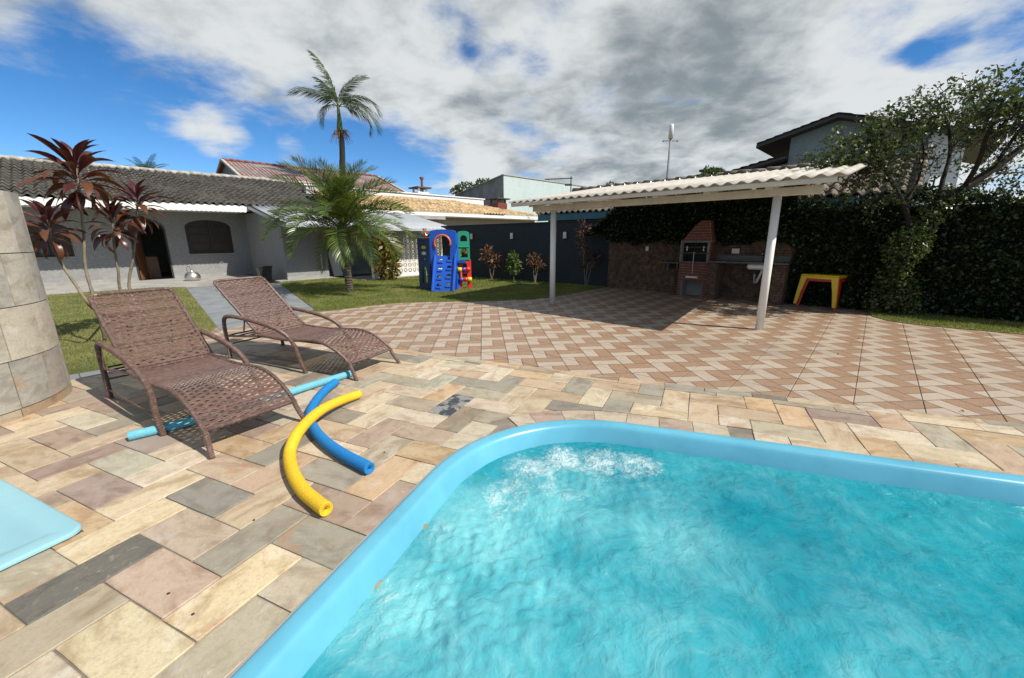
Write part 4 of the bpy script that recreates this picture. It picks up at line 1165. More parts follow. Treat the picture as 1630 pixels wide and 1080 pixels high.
# ------------------------------------------------------------------ pool noodles
def noodle(path, r, mat, label):
    P = smooth_path(path, 10); m = MB(); n = 20
    P = [Vector(p) for p in P]; d0 = (P[0] - P[1]).normalized(); d1 = (P[-1] - P[-2]).normalized()
    Q = [P[0] + d0 * .004] + P + [P[-1] + d1 * .004]; rs = [r * .93] + [r * (1 + .012 * noise.noise(p * 9)) for p in P] + [r * .93]
    m.tube(Q, rs, n, caps=False)
    for e, d in ((P[0] + d0 * .004, d0), (P[-1] + d1 * .004, d1)):
        x = d.cross(Vector((0, 0, 1))).normalized(); y = d.cross(x); vs = []
        for rad, dep in ((r * .93, 0), (r * .3, 0), (r * .27, -.12), (0.001, -.121)):
            for k in range(n):
                a = 2 * math.pi * k / n; vs.append(e + d * dep + (x * math.cos(a) + y * math.sin(a)) * rad)
        m.add(vs, [(i * n + k, i * n + (k + 1) % n, (i + 1) * n + (k + 1) % n, (i + 1) * n + k) for i in range(3) for k in range(n)])
    o = put('pool_noodle', (m, True), mat); tag(o, label, 'pool noodle', 'foam pool noodles on the stone paving'); return o
RN = .041
noodle([gp(x, y, z) for x, y, z in [(571, 628, RN + .018), (545, 637, RN + .04), (515, 651, RN + .078), (492, 669, RN + .086), (472, 693, RN + .08), (461, 722, RN + .014), (466, 752, RN + .012), (482, 780, RN + .012), (503, 799, RN + .012), (519, 811, RN + .012)]], RN, M['foam_yellow'], 'curved yellow foam pool noodle lying across the blue one on the paving')
noodle([gp(x, y, RN + .012) for x, y in [(534, 609), (516, 623), (501, 642), (493, 663), (500, 684), (518, 704), (543, 722), (567, 735), (588, 746)]], RN, M['foam_blue'], 'bright blue foam pool noodle curved beneath the yellow one')
noodle([gp(x, y, .037 + .012) for x, y in [(205, 695), (300, 672), (400, 645), (480, 619), (561, 594)]], .037, M['foam_light'], 'straight pale blue foam pool noodle under the feet of both loungers')

# ------------------------------------------------------------------ burgundy cordylines
def ti_leaf(L, W, droop, name):
    m = MB(); ns = 9; rows = []
    for i in range(ns + 1):
        t = i / ns; ang = -droop * (t ** 1.3); 
        if i == 0: p = Vector((0, 0, 0)); 
        else: p = p + Vector((math.cos(ang), 0, math.sin(ang))) * (L / ns)
        w = W * (.10 if t < .2 else max(0.0, math.sin(math.pi * ((t - .16) / .84) ** 1.05)) ** .72) if t < 1 else 0
        if t < .2: w = max(w, W * .12)
        f = .38 * w; tw = .25 * math.sin(t * 3)
        rows.append([p + Vector((0, -w / 2, f * .6 + tw * w * .3)), p + Vector((0, -w / 4, f * .12)), p, p + Vector((0, w / 4, f * .12)), p + Vector((0, w / 2, f * .6 - tw * w * .3))])
    m.sheet(rows); me = m.mesh(name, True); return me
ti_meshes = [ti_leaf(.53, .108, d, 'leaf') for d in (.8, 1.2, 1.6, 2.1)]
ti_old = [me.copy() for me in ti_meshes]
for me in ti_meshes: me.materials.append(M['ti_leaf'])
for me in ti_old: me.materials.append(M['ti_leaf_old'])
def cordyline(stems, label, group, base):
    root = thing('cordyline', label, 'plant', base, 0, group)
    for path, nl, sc in stems:
        P = smooth_path(path, 6); r0 = .024
        m = MB(); k = len(P); m.tube(P, [r0 * (1 - .45 * i / k) * (1 + .12 * math.sin(i * 2.1)) for i in range(k)], 8); put('stem', (m, True), M['bark_pale'], root)
        tip = P[-1]; up = (P[-1] - P[-3]).normalized()
        for i in range(nl):
            t = i / (nl - 1); az = i * 2.399 + random.uniform(-.25, .25); el = R_(82 - 92 * t ** .9 + random.uniform(-9, 9))
            s = sc * random.uniform(.72, 1.05) * (.78 + .3 * math.sin(math.pi * min(1, t * 1.15))); dk = min(3, int(t * 2.7 + random.uniform(0, 1.1)))
            src = ti_old if (t > .45 and random.random() < .5) or random.random() < .1 else ti_meshes
            q = Matrix.Translation(tip - up * (.30 * sc * t)) @ Matrix.Rotation(az, 4, 'Z') @ Matrix.Rotation(-el, 4, 'Y') @ Matrix.Rotation(random.uniform(-.5, .5), 4, 'X') @ Matrix.Scale(s, 4)
            put('leaf', src[dk], None, root, mx=q)
    return root
cb = gp(163, 547, 0)
cordyline([([cb, gp(160, 520, 0) + Vector((.02, .1, .17)), atY(146, 490, 5.85), atY(118, 450, 5.8), atY(98, 420, 5.78), atY(84, 390, 5.75), atY(77, 352, 5.72)], 30, .92),
           ([cb + Vector((.03, .02, .05)), atY(160, 510, 5.95), atY(148, 470, 5.95), atY(136, 425, 5.98), atY(133, 372, 6.0), atY(127, 310, 6.02), atY(121, 268, 6.02)], 46, 1.2)],
          'tall burgundy leaved plant with two bare stems parting near the pillar', 'burgundy leaved plants at the lawn edge', cb)
cb2 = Vector((-6.35, 7.0, 0.0))
cordyline([([cb2, atY(195, 470, 6.98), atY(188, 430, 6.95), atY(182, 395, 6.92), atY(179, 348, 6.9)], 29, .98),
           ([cb2 + Vector((.05, .03, 0)), atY(207, 465, 7.05), atY(212, 410, 7.1), atY(217, 360, 7.12), atY(219, 318, 7.12)], 34, 1.12)],
          'burgundy leaved plant with two upright stems behind the back of the woven lounger', 'burgundy leaved plants at the lawn edge', cb2)
# ------------------------------------------------------------------ roofs and leaf helpers
def tile_roof(mb, s0, s1, t0, z0, t1, z1, per=.22, row=.34, amp=.028, lift=.03, npp=6, seed=1, hip0=0, hip1=0):
    """barrel tiles in stepped rows from the eave (t0,z0) to the ridge (t1,z1), local (s,t,z); hip: how far the ends draw in at the ridge"""
    rg = random.Random(seed); L = math.hypot(t1 - t0, z1 - z0); nr = max(1, int(L / row)); nc = int((s1 - s0) / per); per = (s1 - s0) / nc
    ut, uz = (t1 - t0) / L, (z1 - z0) / L; nt_, nz_ = -uz, ut
    if nz_ < 0: nt_, nz_ = -nt_, -nz_
    for r in range(nr):
        a, b = r / nr, (r + 1) / nr + .012
        f = (r + .5) / nr; c0 = int(hip0 * f / per); c1 = nc - int(hip1 * f / per)
        rows = []
        jit = [rg.gauss(0, .007) for _ in range(nc + 1)]
        sag = [.012 * math.sin(c * .37 + r * .8) for c in range(nc + 1)]
        for q, lf in ((a, lift), (a, lift - .02), (b, 0)) [0::2] if False else ((a, lift - .022), (a, lift), (b, 0)):
            pr = []
            for c in range(c0, c1):
                for k in range(npp):
                    s = s0 + (c + k / npp) * per; h = amp * math.cos(2 * math.pi * k / npp) + lf + sag[c]
                    d = q * L + (jit[c] if q == a else 0)
                    pr.append((s, t0 + ut * d + nt_ * h, z0 + uz * d + nz_ * h))
            rows.append(pr)
        if len(rows[0]) > 1: mb.sheet(rows)
def ridge_caps(mb, s0, s1, t, z, per=.38, r=.085, seed=3):
    rg = random.Random(seed); s = s0
    while s < s1 - .05:
        e = min(s1, s + per); dz = rg.gauss(0, .008)
        mb.tube([(s, t, z + dz + .015), (e + .03, t, z + dz)], [r * 1.06, r * .92], 8)
        s = e
def corrugated(mb, s0, s1, t0, z0, t1, z1, per=.177, amp=.026, npp=8, thick=.007, nseg=3):
    L = math.hypot(t1 - t0, z1 - z0); ut, uz = (t1 - t0) / L, (z1 - z0) / L; nt_, nz_ = -uz, ut
    if nz_ < 0: nt_, nz_ = -nt_, -nz_
    n = int((s1 - s0) / per * npp)
    def row(q, h): return [(s0 + (s1 - s0) * i / n, t0 + ut * L * q + nt_ * (h + amp * math.cos(2 * math.pi * (s1 - s0) * i / n / per)), z0 + uz * L * q + nz_ * (h + amp * math.cos(2 * math.pi * (s1 - s0) * i / n / per))) for i in range(n + 1)]
    mb.sheet([row(1, -thick), row(0, -thick), row(0, thick)] + [row(q / nseg, thick) for q in range(1, nseg + 1)] + [row(1, -thick)])
def quad_mesh(name, v):
    n = len(v) // 4; me = bpy.data.meshes.new(name); me.vertices.add(len(v)); me.vertices.foreach_set('co', v.astype(np.float32).ravel())
    me.loops.add(4 * n); me.loops.foreach_set('vertex_index', np.arange(4 * n, dtype=np.int32)); me.polygons.add(n)
    me.polygons.foreach_set('loop_start', np.arange(0, 4 * n, 4, dtype=np.int32)); me.polygons.foreach_set('loop_total', np.full(n, 4, np.int32))
    me.update(calc_edges=True); me.validate(); return me
def leaves(pts, size, out=None, spread=.7, droop=.4, wid=.62, rng=RNG):
    """one folded four-cornered leaf per point; out = preferred facing direction per point (n,3)"""
    n = len(pts); P = np.asarray(pts, float)
    d = rng.normal(0, 1, (n, 3)); d[:, 2] -= droop
    if out is not None: d += np.asarray(out) * (1 / max(.05, spread)) * .55
    d /= np.linalg.norm(d, axis=1)[:, None]
    r = rng.normal(0, 1, (n, 3)); s = np.cross(d, r); s /= np.linalg.norm(s, axis=1)[:, None] + 1e-9; nn = np.cross(s, d)
    L = (size * rng.uniform(.65, 1.3, n))[:, None]; W_ = L * wid / 2
    v = np.empty((n, 4, 3)); v[:, 0] = P; v[:, 1] = P + d * L * .5 + s * W_ + nn * L * .12; v[:, 2] = P + d * L - nn * L * .1; v[:, 3] = P + d * L * .5 - s * W_ + nn * L * .12
    return v.reshape(-1, 3)

# ------------------------------------------------------------------ low grey house at the left
house = thing('house', 'low grey rendered house with weathered dark tile roof and arched wooden windows', 'house', HF((0, 0, 0)))
SW = 5.15
m = MB(HF)
win1 = arch(-1.42, -.30, 1.0, 1.93, 2.16); win2 = arch(2.96, 4.54, .98, 2.06, 2.34); dr = arch(1.24, 2.33, .0, 1.95, 2.34)
m.plate([(-9, -1.7, -.08, 2.75, None), (-1.7, -.05, -.08, 2.75, win1), (-.05, 1.0, -.08, 2.75, None), (1.0, 2.6, -.08, 2.75, dr), (2.6, 4.9, -.08, 2.75, win2), (4.9, SW, -.08, 2.75, None)], -.22, 0)
put('wall', m, M['house_wall'], house)
m = MB(HF)
for a, b in ((-9, 1.24), (2.33, SW)): m.box(a, b, 0, .03, .03, .14)
put('plinth', m, M['house_plinth'], house)
m = MB(HF); m.box(-9, 9.6, -5.2, -5.0, -.08, 2.7); m.box(-9, -8.8, -5, -.22, -.08, 2.7); m.box(.2, .35, -5, -.22, 0, 2.7); m.box(4.0, 4.15, -5, -.22, 0, 2.7); m.box(.35, 4.0, -5, -.22, -.06, .0); m.box(-9, 9.6, -5, -.22, 2.68, 2.73)
put('inner_wall', m, M['interior'], house)
m = MB(HF); tile_roof(m, -9.3, 9.6, 1.86, 2.86, -2.6, 4.42, .245, .36, .05, .045, 8, seed=5); put('roof', (m, True), M['roof_dark'], house, kind='stuff')
m = MB(HF); ridge_caps(m, -9.3, 9.6, -2.6, 4.44, .4, .1); put('ridge', (m, True), M['ridge_mortar'], house)
m = MB(HF); m.extr([(-9.3, -2.6, 4.38), (-9.3, -7, 2.7), (-9.3, -7, 2.62), (-9.3, 1.8, 2.72), (-9.3, 1.8, 2.80)], HF.d * 0 + Vector((18.9, 0, 0))); put('roof_underside', m, M['house_plinth'], house)
m = MB(HF); m.bbox(-9.3, 4.86, 1.78, 1.82, 2.63, 2.85, .008); m.box(-9.3, 4.86, -.22, 1.78, 2.64, 2.66); put('fascia', m, M['white_paint'], house)
# scalloped white edging hung below the fascia
m = MB(HF); per = .15; k = int((4.86 + 9.3) / per)
m.sheet([[(-9.3 + i * per / 4, 1.84, 2.78) for i in range(4 * k + 1)], [(-9.3 + i * per / 4, 1.84, 2.615 - .025 * abs(math.sin(math.pi * i / 4))) for i in range(4 * k + 1)]]); put('eave_trim', m, M['white_paint'], house)
for nm, (a, b, z0, zs, zt) in (('w1', (-1.42, -.30, 1.0, 1.93, 2.16)), ('w2', (2.96, 4.54, .98, 2.06, 2.34))):
    f = MB(HF); outer = arch(a, b, z0, zs, zt); cx = (a + b) / 2; cz = (z0 + zt) / 2
    inner = [(cx + (x - cx) * .93, cz + (z - cz) * .93) for x, z in outer]; n = len(outer)
    vs = [(x, -.02, z) for x, z in outer] + [(x, -.02, z) for x, z in inner] + [(x, -.10, z) for x, z in outer] + [(x, -.10, z) for x, z in inner]
    f.add(vs, [(i, (i + 1) % n, n + (i + 1) % n, n + i) for i in range(n)] + [(n + i, n + (i + 1) % n, 3 * n + (i + 1) % n, 3 * n + i) for i in range(n)])
    wf = put('window', f, M['dark_wood'], house)
    for s_ in (-1, 1):
        l = MB(HF); x0, x1 = (a + .05, cx - .008) if s_ < 0 else (cx + .008, b - .05)
        top = lambda x: zs + (zt - zs) * math.sqrt(max(0, 1 - ((x - cx) / ((b - a) / 2)) ** 2)) - .03
        poly = [(x0, -.09, z0 + .05), (x1, -.09, z0 + .05)] + [(x1 + (x0 - x1) * i / 6, -.09, top(x1 + (x0 - x1) * i / 6)) for i in range(7)]
        l.extr(poly, (0, .03, 0))
        for zz in (z0 + .12, z0 + .48, z0 + .82):
            l.bbox(x0 + .07, x1 - .07, -.062, -.045, zz, zz + .28, .012)
        put('shutter', l, M['dark_wood'], wf)
    sl = MB(HF); sl.box(a - .04, b + .04, -.1, .035, z0 - .05, z0 - .002); put('sill', sl, M['house_plinth'], wf)
f = MB(HF)
outer = dr; inner = [((x - 1.785) * .9 + 1.785, z * .965) for x, z in dr]; n = len(dr)
vs = [(x, .012, z) for x, z in outer] + [(x, .012, z) for x, z in inner] + [(x, -.2, z) for x, z in inner]
f.add(vs, [(i, (i + 1) % n, n + (i + 1) % n, n + i) for i in range(2, n)] + [(n + i, n + (i + 1) % n, 2 * n + (i + 1) % n, 2 * n + i) for i in range(n)])
put('door_frame', f, M['dark_wood'], house)
f = MB(); DF = Frame(HF((1.34, -.16, 0)), HF.d * .35 - HF.n * .94); f.T = DF; f.bbox(0, .8, -.02, .02, .03, 2.0, .006); dl = put('door', f, M['wood_mid'], house)
f = MB(DF); f.tube([(.72, -.03, 1.0), (.72, -.07, 1.0), (.60, -.07, 1.0)], .011, 6); put('handle', f, M['steel'], dl)
f = MB(HF); f.bbox(1.5, 2.05, -1.6, -1.1, 0, .9, .02); tag(put('cabinet', f, M['wood_mid']), 'brown wooden cabinet just inside the open arched door', 'cabinet')
f = MB(HF); f.bbox(3.95, 4.07, -.005, .012, .56, .64, .006); f.box(3.985, 4.0, .012, .016, .585, .615); f.box(4.02, 4.035, .012, .016, .585, .615); put('socket_plate', f, M['pvc'], house)

# ---- annex with sheet metal roof
annex = thing('annex', 'grey lean-to with a white sheet metal roof behind the short palm', 'lean-to', HF((SW, 0, 0)))
m = MB(HF); m.box(SW, SW + .15, 0.0, 4.45, -.08, 2.62); m.box(SW + .15, 6.60, 4.30, 4.45, -.08, 2.25); m.box(6.60, 6.72, 3.4, 4.45, -.08, 2.35)
m.box(6.60, 9.3, 3.28, 3.4, -.08, 1.0); m.box(6.60, 6.85, 3.28, 3.4, 1.0, 2.4); m.box(8.2, 11.2, 3.28, 3.4, -.08, 2.4); m.box(6.85, 8.2, 3.28, 3.4, 1.75, 2.4)
put('wall', m, M['house_wall'], annex)
m = MB(HF); m.box(SW - .02, 6.62, 4.45, 4.475, .03, .14); m.box(6.6, 9.0, 3.4, 3.42, .03, .12); put('plinth', m, M['house_plinth'], annex)
m = MB(HF); m.box(6.85, 8.2, 3.1, 3.12, 1.0, 1.75); put('window', m, M['glass'], annex)
m = MB(HF); m.tube([(6.46, 4.475, .35), (6.46, 4.475, .98)], .02, 8); put('pipe', m, M['pvc'], annex)
m = MB(HF); corrugated(m, 4.85, 7.55, 5.92, 2.03, 1.87, 2.87, .2, .035, 8); corrugated(m, 7.4, 11.15, 7.42, 1.87, 1.87, 3.02, .2, .035, 8); put('roof', (m, True), M['white_metal'], annex)
m = MB(HF); m.bbox(4.85, 7.5, 5.88, 5.93, 1.93, 2.03, .006); m.bbox(7.45, 11.15, 7.38, 7.43, 1.80, 1.885, .006)
m.bar((4.86, 5.9, 1.96), (4.86, 1.87, 2.79), .03, .12); m.bar((11.13, 7.4, 1.82), (11.13, 1.87, 2.95), .03, .1)
put('gutter', m, M['white_metal'], annex)
m = MB(HF); m.bar((7.5, 7.3, 1.82), (7.5, 3.3, 2.55), .06, .12); m.bar((9.3, 7.3, 1.82), (9.3, 3.3, 2.55), .06, .12); m.box(7.45, 11.1, 6.36, 6.44, 1.86, 1.95); put('rafter', m, M['white_paint'], annex)
f = MB(HF); f.T = Frame(HF((7.0, 4.0, .03)), HF.d); f.add([(0, .25, 0), (.38, .25, 0), (.30, -.1, 1.02), (-.05, -.1, 1.02), (0, .22, 0), (.38, .22, 0), (.30, -.13, 1.02), (-.05, -.13, 1.02)], [(0, 1, 2, 3), (7, 6, 5, 4), (0, 4, 5, 1), (1, 5, 6, 2), (2, 6, 7, 3), (3, 7, 4, 0)])
tag(put('board', f, M['white_paint']), 'pale board leaning under the white metal roof behind the palm trunk', 'board')

# ---- breeze block screen
scr = thing('breeze_block_screen', 'white pierced breeze block screen under the metal roof edge', 'screen wall', HF((9.3, 6.4, 0)))
bk = MB(); B_ = .2145; h = B_ / 2 - .002; w = .021; dp = .028
for a in (-h, h - w): bk.box(a, a + w, -dp, dp, -h, h)
for a in (-h, h - w): bk.box(-h + w, h - w, -dp + .001, dp - .001, a, a + w)
q = h - w * .8
for sx in (1, -1):
    bk.add([(sx * -q - .010 * sx, -dp + .004, -q), (sx * -q + .010 * sx, -dp + .004, -q), (sx * q + .010 * sx, -dp + .004, q), (sx * q - .010 * sx, -dp + .004, q)] + [(sx * -q - .010 * sx, dp - .004, -q), (sx * -q + .010 * sx, dp - .004, -q), (sx * q + .010 * sx, dp - .004, q), (sx * q - .010 * sx, dp - .004, q)],
           [(0, 1, 2, 3), (7, 6, 5, 4), (0, 4, 5, 1), (2, 6, 7, 3), (1, 5, 6, 2), (3, 7, 4, 0)])
bk.plate([(-.034, .034, -.034, .034, oval(0, 0, .018, .018, 8))], -dp + .006, dp - .006)
bme = bk.mesh('breeze_block'); bme.materials.append(M['white_paint'])
hm = Matrix(((HF.d.x, HF.n.x, 0, 0), (HF.d.y, HF.n.y, 0, 0), (0, 0, 1, 0), (0, 0, 0, 1)))
rm3 = Matrix.Rotation(math.atan2(HF.d.y, HF.d.x), 4, 'Z')
for i in range(15):
    for j in range(8):
        put('breeze_block', bme, None, scr, mx=Matrix.Translation(HF((7.86 + B_ * (i + .5), 6.4, .14 + B_ * (j + .5)))) @ rm3)
m = MB(HF); m.bbox(7.60, 7.84, 6.3, 6.5, -.08, 1.86, .01); m.box(7.84, 11.1, 6.32, 6.48, -.08, .137); put('frame', m, M['white_paint'], scr)

# ---- charcoal boundary wall with lamps
m = MB(GWF); m.box(-1.6, 6.4, -.18, 0, -.1, 1.985); m.box(-1.6, 6.4, -.20, .02, 1.988, 2.02)
wall = put('boundary_wall', m, M['dark_wall']); tag(wall, 'charcoal painted boundary wall behind the play tower and lawn', 'wall')
for s_, lab in ((.197, 'small opal wall lamp nearest the play tower'), (2.24, 'small opal wall lamp on the dark wall above the green shrub'), (4.49, 'small opal wall lamp on the dark wall close to the shelter post')):
    t = thing('wall_lamp', lab, 'lamp', GWF((s_, 0, 1.58)), 0, 'bulkhead lamps on the dark wall')
    m = MB(GWF); m.bbox(s_ - .075, s_ + .075, .001, .03, 1.46, 1.70, .01); put('back_plate', m, M['black_plastic'], t)
    m = MB(GWF); m.T = lambda p, s_=s_: GWF((s_ + p[0], .03 + p[1], 1.58 + p[2])); m.plate([(-.055, .055, -.1, .1, oval(0, 0, .03, .07, 12))], 0, .03); put('cage', m, M['pvc'], t)
    m = MB(lambda p, s_=s_: GWF((s_ + p[0], .03 + p[1], 1.58 + p[2])))
    m.sheet([[(.042 * math.cos(a) * math.sin(b), .05 * math.cos(b), .085 * math.sin(a) * math.sin(b)) for a in [2 * math.pi * i / 12 for i in range(13)]] for b in [.01, .5, 1.0, 1.57]]); put('diffuser', (m, True), M['lamp_glass'], t)

# ------------------------------------------------------------------ shelter roof on posts
PF = Frame((.948, 9.476), (3.13, -2.901))
sh_ = thing('patio_shelter', 'open white shelter of corrugated sheets on a beam and two posts', 'shelter', PF((2.1, 0, 0)))
ZF, SL = 2.272, .155
def rz_(t): return ZF + (.55 - t) * SL
for s_, r in ((0, .064), (4.27, .06)):
    m = MB(PF); m.tube([(s_, 0, -.02), (s_, 0, 2.085)], [r, r], 20); po = put('post', (m, False), M['white_paint'], sh_)
    for p in po.data.polygons: p.use_smooth = len(p.vertices) == 4
m = MB(PF); m.bbox(-.56, 4.82, -.055, .055, 2.086, 2.205, .006); put('beam', m, M['cream_paint'], sh_)
for s_ in (-.3, .74, 1.63, 2.52, 3.37, 4.23):
    m = MB(PF); m.add([(s_ - .05 + x, t, z) for x in (0, .1) for t, z in ((.44, rz_(.44) - .135), (.44, rz_(.44) - .06), (-3.3, rz_(-3.3) - .06), (-3.3, rz_(-3.3) - .18), (.05, 2.207))], [(0, 1, 2, 3, 4), (9, 8, 7, 6, 5), (0, 5, 6, 1), (1, 6, 7, 2), (2, 7, 8, 3), (3, 8, 9, 4), (4, 9, 5, 0)])
    put('rafter', m, M['cream_paint'], sh_)
for t in (.50, -.8, -2.0, -3.2):
    m = MB(PF); z = rz_(t); m.bbox(-.8, 5.02, t - .03, t + .03, z - .095, z - .03, .004); put('purlin', m, M['cream_paint'], sh_)
m = MB(PF); corrugated(m, -.86, 5.14, .56, ZF, -3.5, rz_(-3.5), .19, .021, 10, .005, 4); put('roof_sheet', (m, True), M['sheet'], sh_)
m = MB(PF)
for i in range(0, 31, 2):
    s_ = -.86 + .19 * i
    for t in (-3.35,): m.lathe([(.016, 0), (.016, .006), (.007, .012), (.006, .025)], PF((s_, t, rz_(t) + .035)), 6) if False else m.tube([(s_, t, rz_(t) + .03), (s_, t, rz_(t) + .055)], [.017, .006], 6)
put('bolt_cap', m, M['steel'], sh_, kind='stuff')

# ------------------------------------------------------------------ ivy wall, brick cladding, barbecue
ivyw = thing('ivy_wall', 'long garden wall smothered in dark ivy behind the shelter and beyond the tree', 'hedge wall', WF((4, 0, 0)))
m = MB(WF); m.box(.02, 14, -.25, -.06, -.08, 2.02); m.box(.02, 4.6, -.24, -.07, 2.02, 2.4); put('wall', m, M['ivy_shade'], ivyw)
N_ = 60000
s_ = RNG.uniform(-.75, 13.5, N_); u = RNG.uniform(0, 1, N_)
ztop = np.where(s_ < 4.7, 2.52, 2.10) + .07 * np.sin(s_ * 3.1) + .05 * np.sin(s_ * 7.7 + 1) + RNG.exponential(.05, N_)
ztop = np.where(s_ < .3, np.minimum(ztop, 1.7 + (s_ + .6) * .75), ztop)
zbot = np.where(s_ < 4.72, 1.36 + .05 * np.sin(s_ * 5) + .04 * np.sin(s_ * 13), -.02)
zbot = np.where(s_ < 0, 1.55 - .1 * s_, zbot)
zz = zbot + (ztop - zbot) * u
thick = .10 + .06 * np.sin(s_ * 2.3 + zz * 3) + .05 * np.sin(s_ * 6.1 - zz * 4)
tt = np.abs(RNG.normal(0, 1, N_)) * .05 + np.clip(thick, .02, .3) * RNG.uniform(.2, 1, N_)
ontop = RNG.uniform(0, 1, N_) < .13
tt = np.where(ontop, RNG.uniform(-.35, .2, N_), tt); zz = np.where(ontop, ztop + RNG.normal(0, .03, N_), zz)
ok = ~((tt < 0) & (s_ < .0)); s_, tt, zz, ontop = s_[ok], tt[ok], zz[ok], ontop[ok]
W3 = np.outer(s_, np.array(WF.d)) + np.outer(tt, np.array(WF.n)) + np.array(WF.o) + np.outer(zz, [0, 0, 1.0])
outv = np.tile(np.array(WF.n) + np.array([0, 0, .25]), (len(W3), 1)); outv[ontop] = (0, 0, 1.0)
put('foliage', quad_mesh('foliage', leaves(W3, .075, outv, .7, .62)), M['ivy'], ivyw, kind='stuff')
# shoots standing out of the top
pts = []
for _ in range(150):
    s0 = random.uniform(4.9, 13); b = WF((s0, random.uniform(-.25, .15), 2.12)); l = random.uniform(.08, .3); dx, dy = random.gauss(0, .3), random.gauss(0, .3)
    for k in range(int(l / .022)): pts.append((b.x + dx * k * .022, b.y + dy * k * .022, b.z + k * .022))
put('shoot', quad_mesh('shoot', leaves(np.array(pts), .055, None, 1, .1)), M['ivy'], ivyw, kind='stuff')

def brick_rows(mb, x0, x1, z0, z1, y, bl=.215, rh=.062, d=.02, rg=random, jit=.006):
    z = z0; r = 0
    while z < z1 - .02:
        x = x0 - (bl * .5 if r % 2 else rg.uniform(0, .05)); hh = min(rh, z1 - z) - .010
        while x < x1:
            l = bl * rg.uniform(.75, 1.1); a, b = max(x, x0), min(x + l - .011, x1); p = rg.uniform(-jit, jit * 1.6)
            if b - a > .03: mb.box(a, b, y, y + d + p, z + rg.uniform(-.002, .002), z + hh + rg.uniform(-.003, .003))
            x += l
        z += rh; r += 1
bwall = thing('brick_wall', 'low rustic brick facing along the foot of the ivy wall', 'brick wall', WF((2.3, 0, 0)))
m = MB(WF); m.box(0, 4.74, -.05, -.005, -.02, 1.40); put('mortar', m, M['old_mortar'], bwall)
m = MB(WF); brick_rows(m, .0, 4.72, .0, 1.39, -.005, d=.022); put('brick', m, M['brick_old'], bwall, kind='stuff')
for s_, w, z in ((1.22, .085, 1.18), (3.5, .17, 1.15)):
    m = MB(WF); m.bbox(s_ - w / 2, s_ + w / 2, .03, .045, z - .06, z + .06, .005)
    for k in (-1, 1) if w > .1 else (0,): m.box(s_ + k * .04 - .022, s_ + k * .04 + .022, .045, .049, z - .03, z + .03)
    put('socket_plate', m, M['pvc'], bwall)

bbq = thing('barbecue', 'built-in red brick barbecue with a tapering hood and open firebox', 'barbecue', WF((2.66, .2, 0)))
X0, X1, YF = 2.30, 3.02, .40
m = MB(WF); m.box(X0 + .006, X0 + .1, .02, YF - .006, 0, .43); m.box(X1 - .1, X1 - .006, .02, YF - .006, 0, .43); m.box(X0 + .006, X1 - .006, .02, YF - .006, .43, .86)
m.box(X0 + .01, X0 + .07, .02, YF - .02, .86, 1.37); m.box(X1 - .07, X1 + .004, .02, YF - .02, .86, 1.37); m.box(X0 + .02, X1 - .02, .02, .06, .86, 1.37)
hood = [(X0 + .01, 1.37), (X1 + .03, 1.37), (X1 - .0, 1.52), (2.99, 1.68), (2.955, 1.87), (2.75, 1.87), (2.62, 1.75)]
m.extr([(x, YF - .006, z) for x, z in hood], (0, -(YF - .03), 0))
put('mortar', m, M['brick_mortar'], bbq)
m = MB(WF); m.box(X0 + .09, X0 + .104, .03, YF - .03, .0, .43); m.box(X0 + .1, X1 - .1, .025, .03, 0, .43); put('lining', m, M['house_plinth'], bbq)
m = MB(WF); m.box(X0 + .08, X1 - .08, .062, .07, .87, 1.36); m.box(X0 + .075, X0 + .08, .06, YF - .03, .87, 1.36); m.box(X1 - .08, X1 - .075, .06, YF - .03, .87, 1.36); m.box(X0 + .08, X1 - .08, .07, YF - .03, .862, .866); put('firebox', m, M['void'], bbq)
BR = {}
def brick_obj(x0, x1, z0, z1, y0, y1):
    key = (round(x1 - x0, 2), round(z1 - z0, 3), round(y1 - y0, 3)); w, hh, d = key
    if key not in BR:
        b = MB(); b.bbox(-w / 2, w / 2, -d / 2, d / 2, -hh / 2, hh / 2, .004); BR[key] = b.mesh('brick'); BR[key].materials.append(M['brick_red'])
    put('brick', BR[key], None, bbq, mx=Matrix.Translation(WF(((x0 + x1) / 2, (y0 + y1) / 2 + random.uniform(-.002, .002), (z0 + z1) / 2))) @ Matrix.Rotation(math.atan2(WF.d.y, WF.d.x), 4, 'Z'))
def hood_x(z):
    L = [(1.37, X0), (1.75, 2.61), (1.87, 2.745)]; Rr = [(1.37, X1 + .03), (1.52, X1), (1.68, 2.99), (1.87, 2.96)]
    f = lambda T: next((a[1] + (b[1] - a[1]) * (z - a[0]) / (b[0] - a[0]) for a, b in zip(T, T[1:]) if a[0] <= z <= b[0]), T[-1][1])
    return f(L), f(Rr)
RHB = .0665; z = 0.0; r = 0
while z < 1.86:
    zc = z + RHB / 2
    if zc < .43: spans = [(X0, X0 + .095), (X1 - .095, X1)]
    elif zc < .865: spans = [(X0, X1)]
    elif zc < 1.37: spans = []
    else: spans = [hood_x(min(1.87, zc))]
    for a, b in spans:
        x = a - (.12 if r % 2 else 0)
        while x < b - .01:
            p, q = max(a, x), min(b, x + .24)
            if q - p > .03: brick_obj(p + .006, q - .006, z + .007, z + RHB - .006, YF - .02, YF + .002)
            x += .24
    z += RHB; r += 1
z = 0; r = 0                                     # right-hand side of the barbecue above the counter
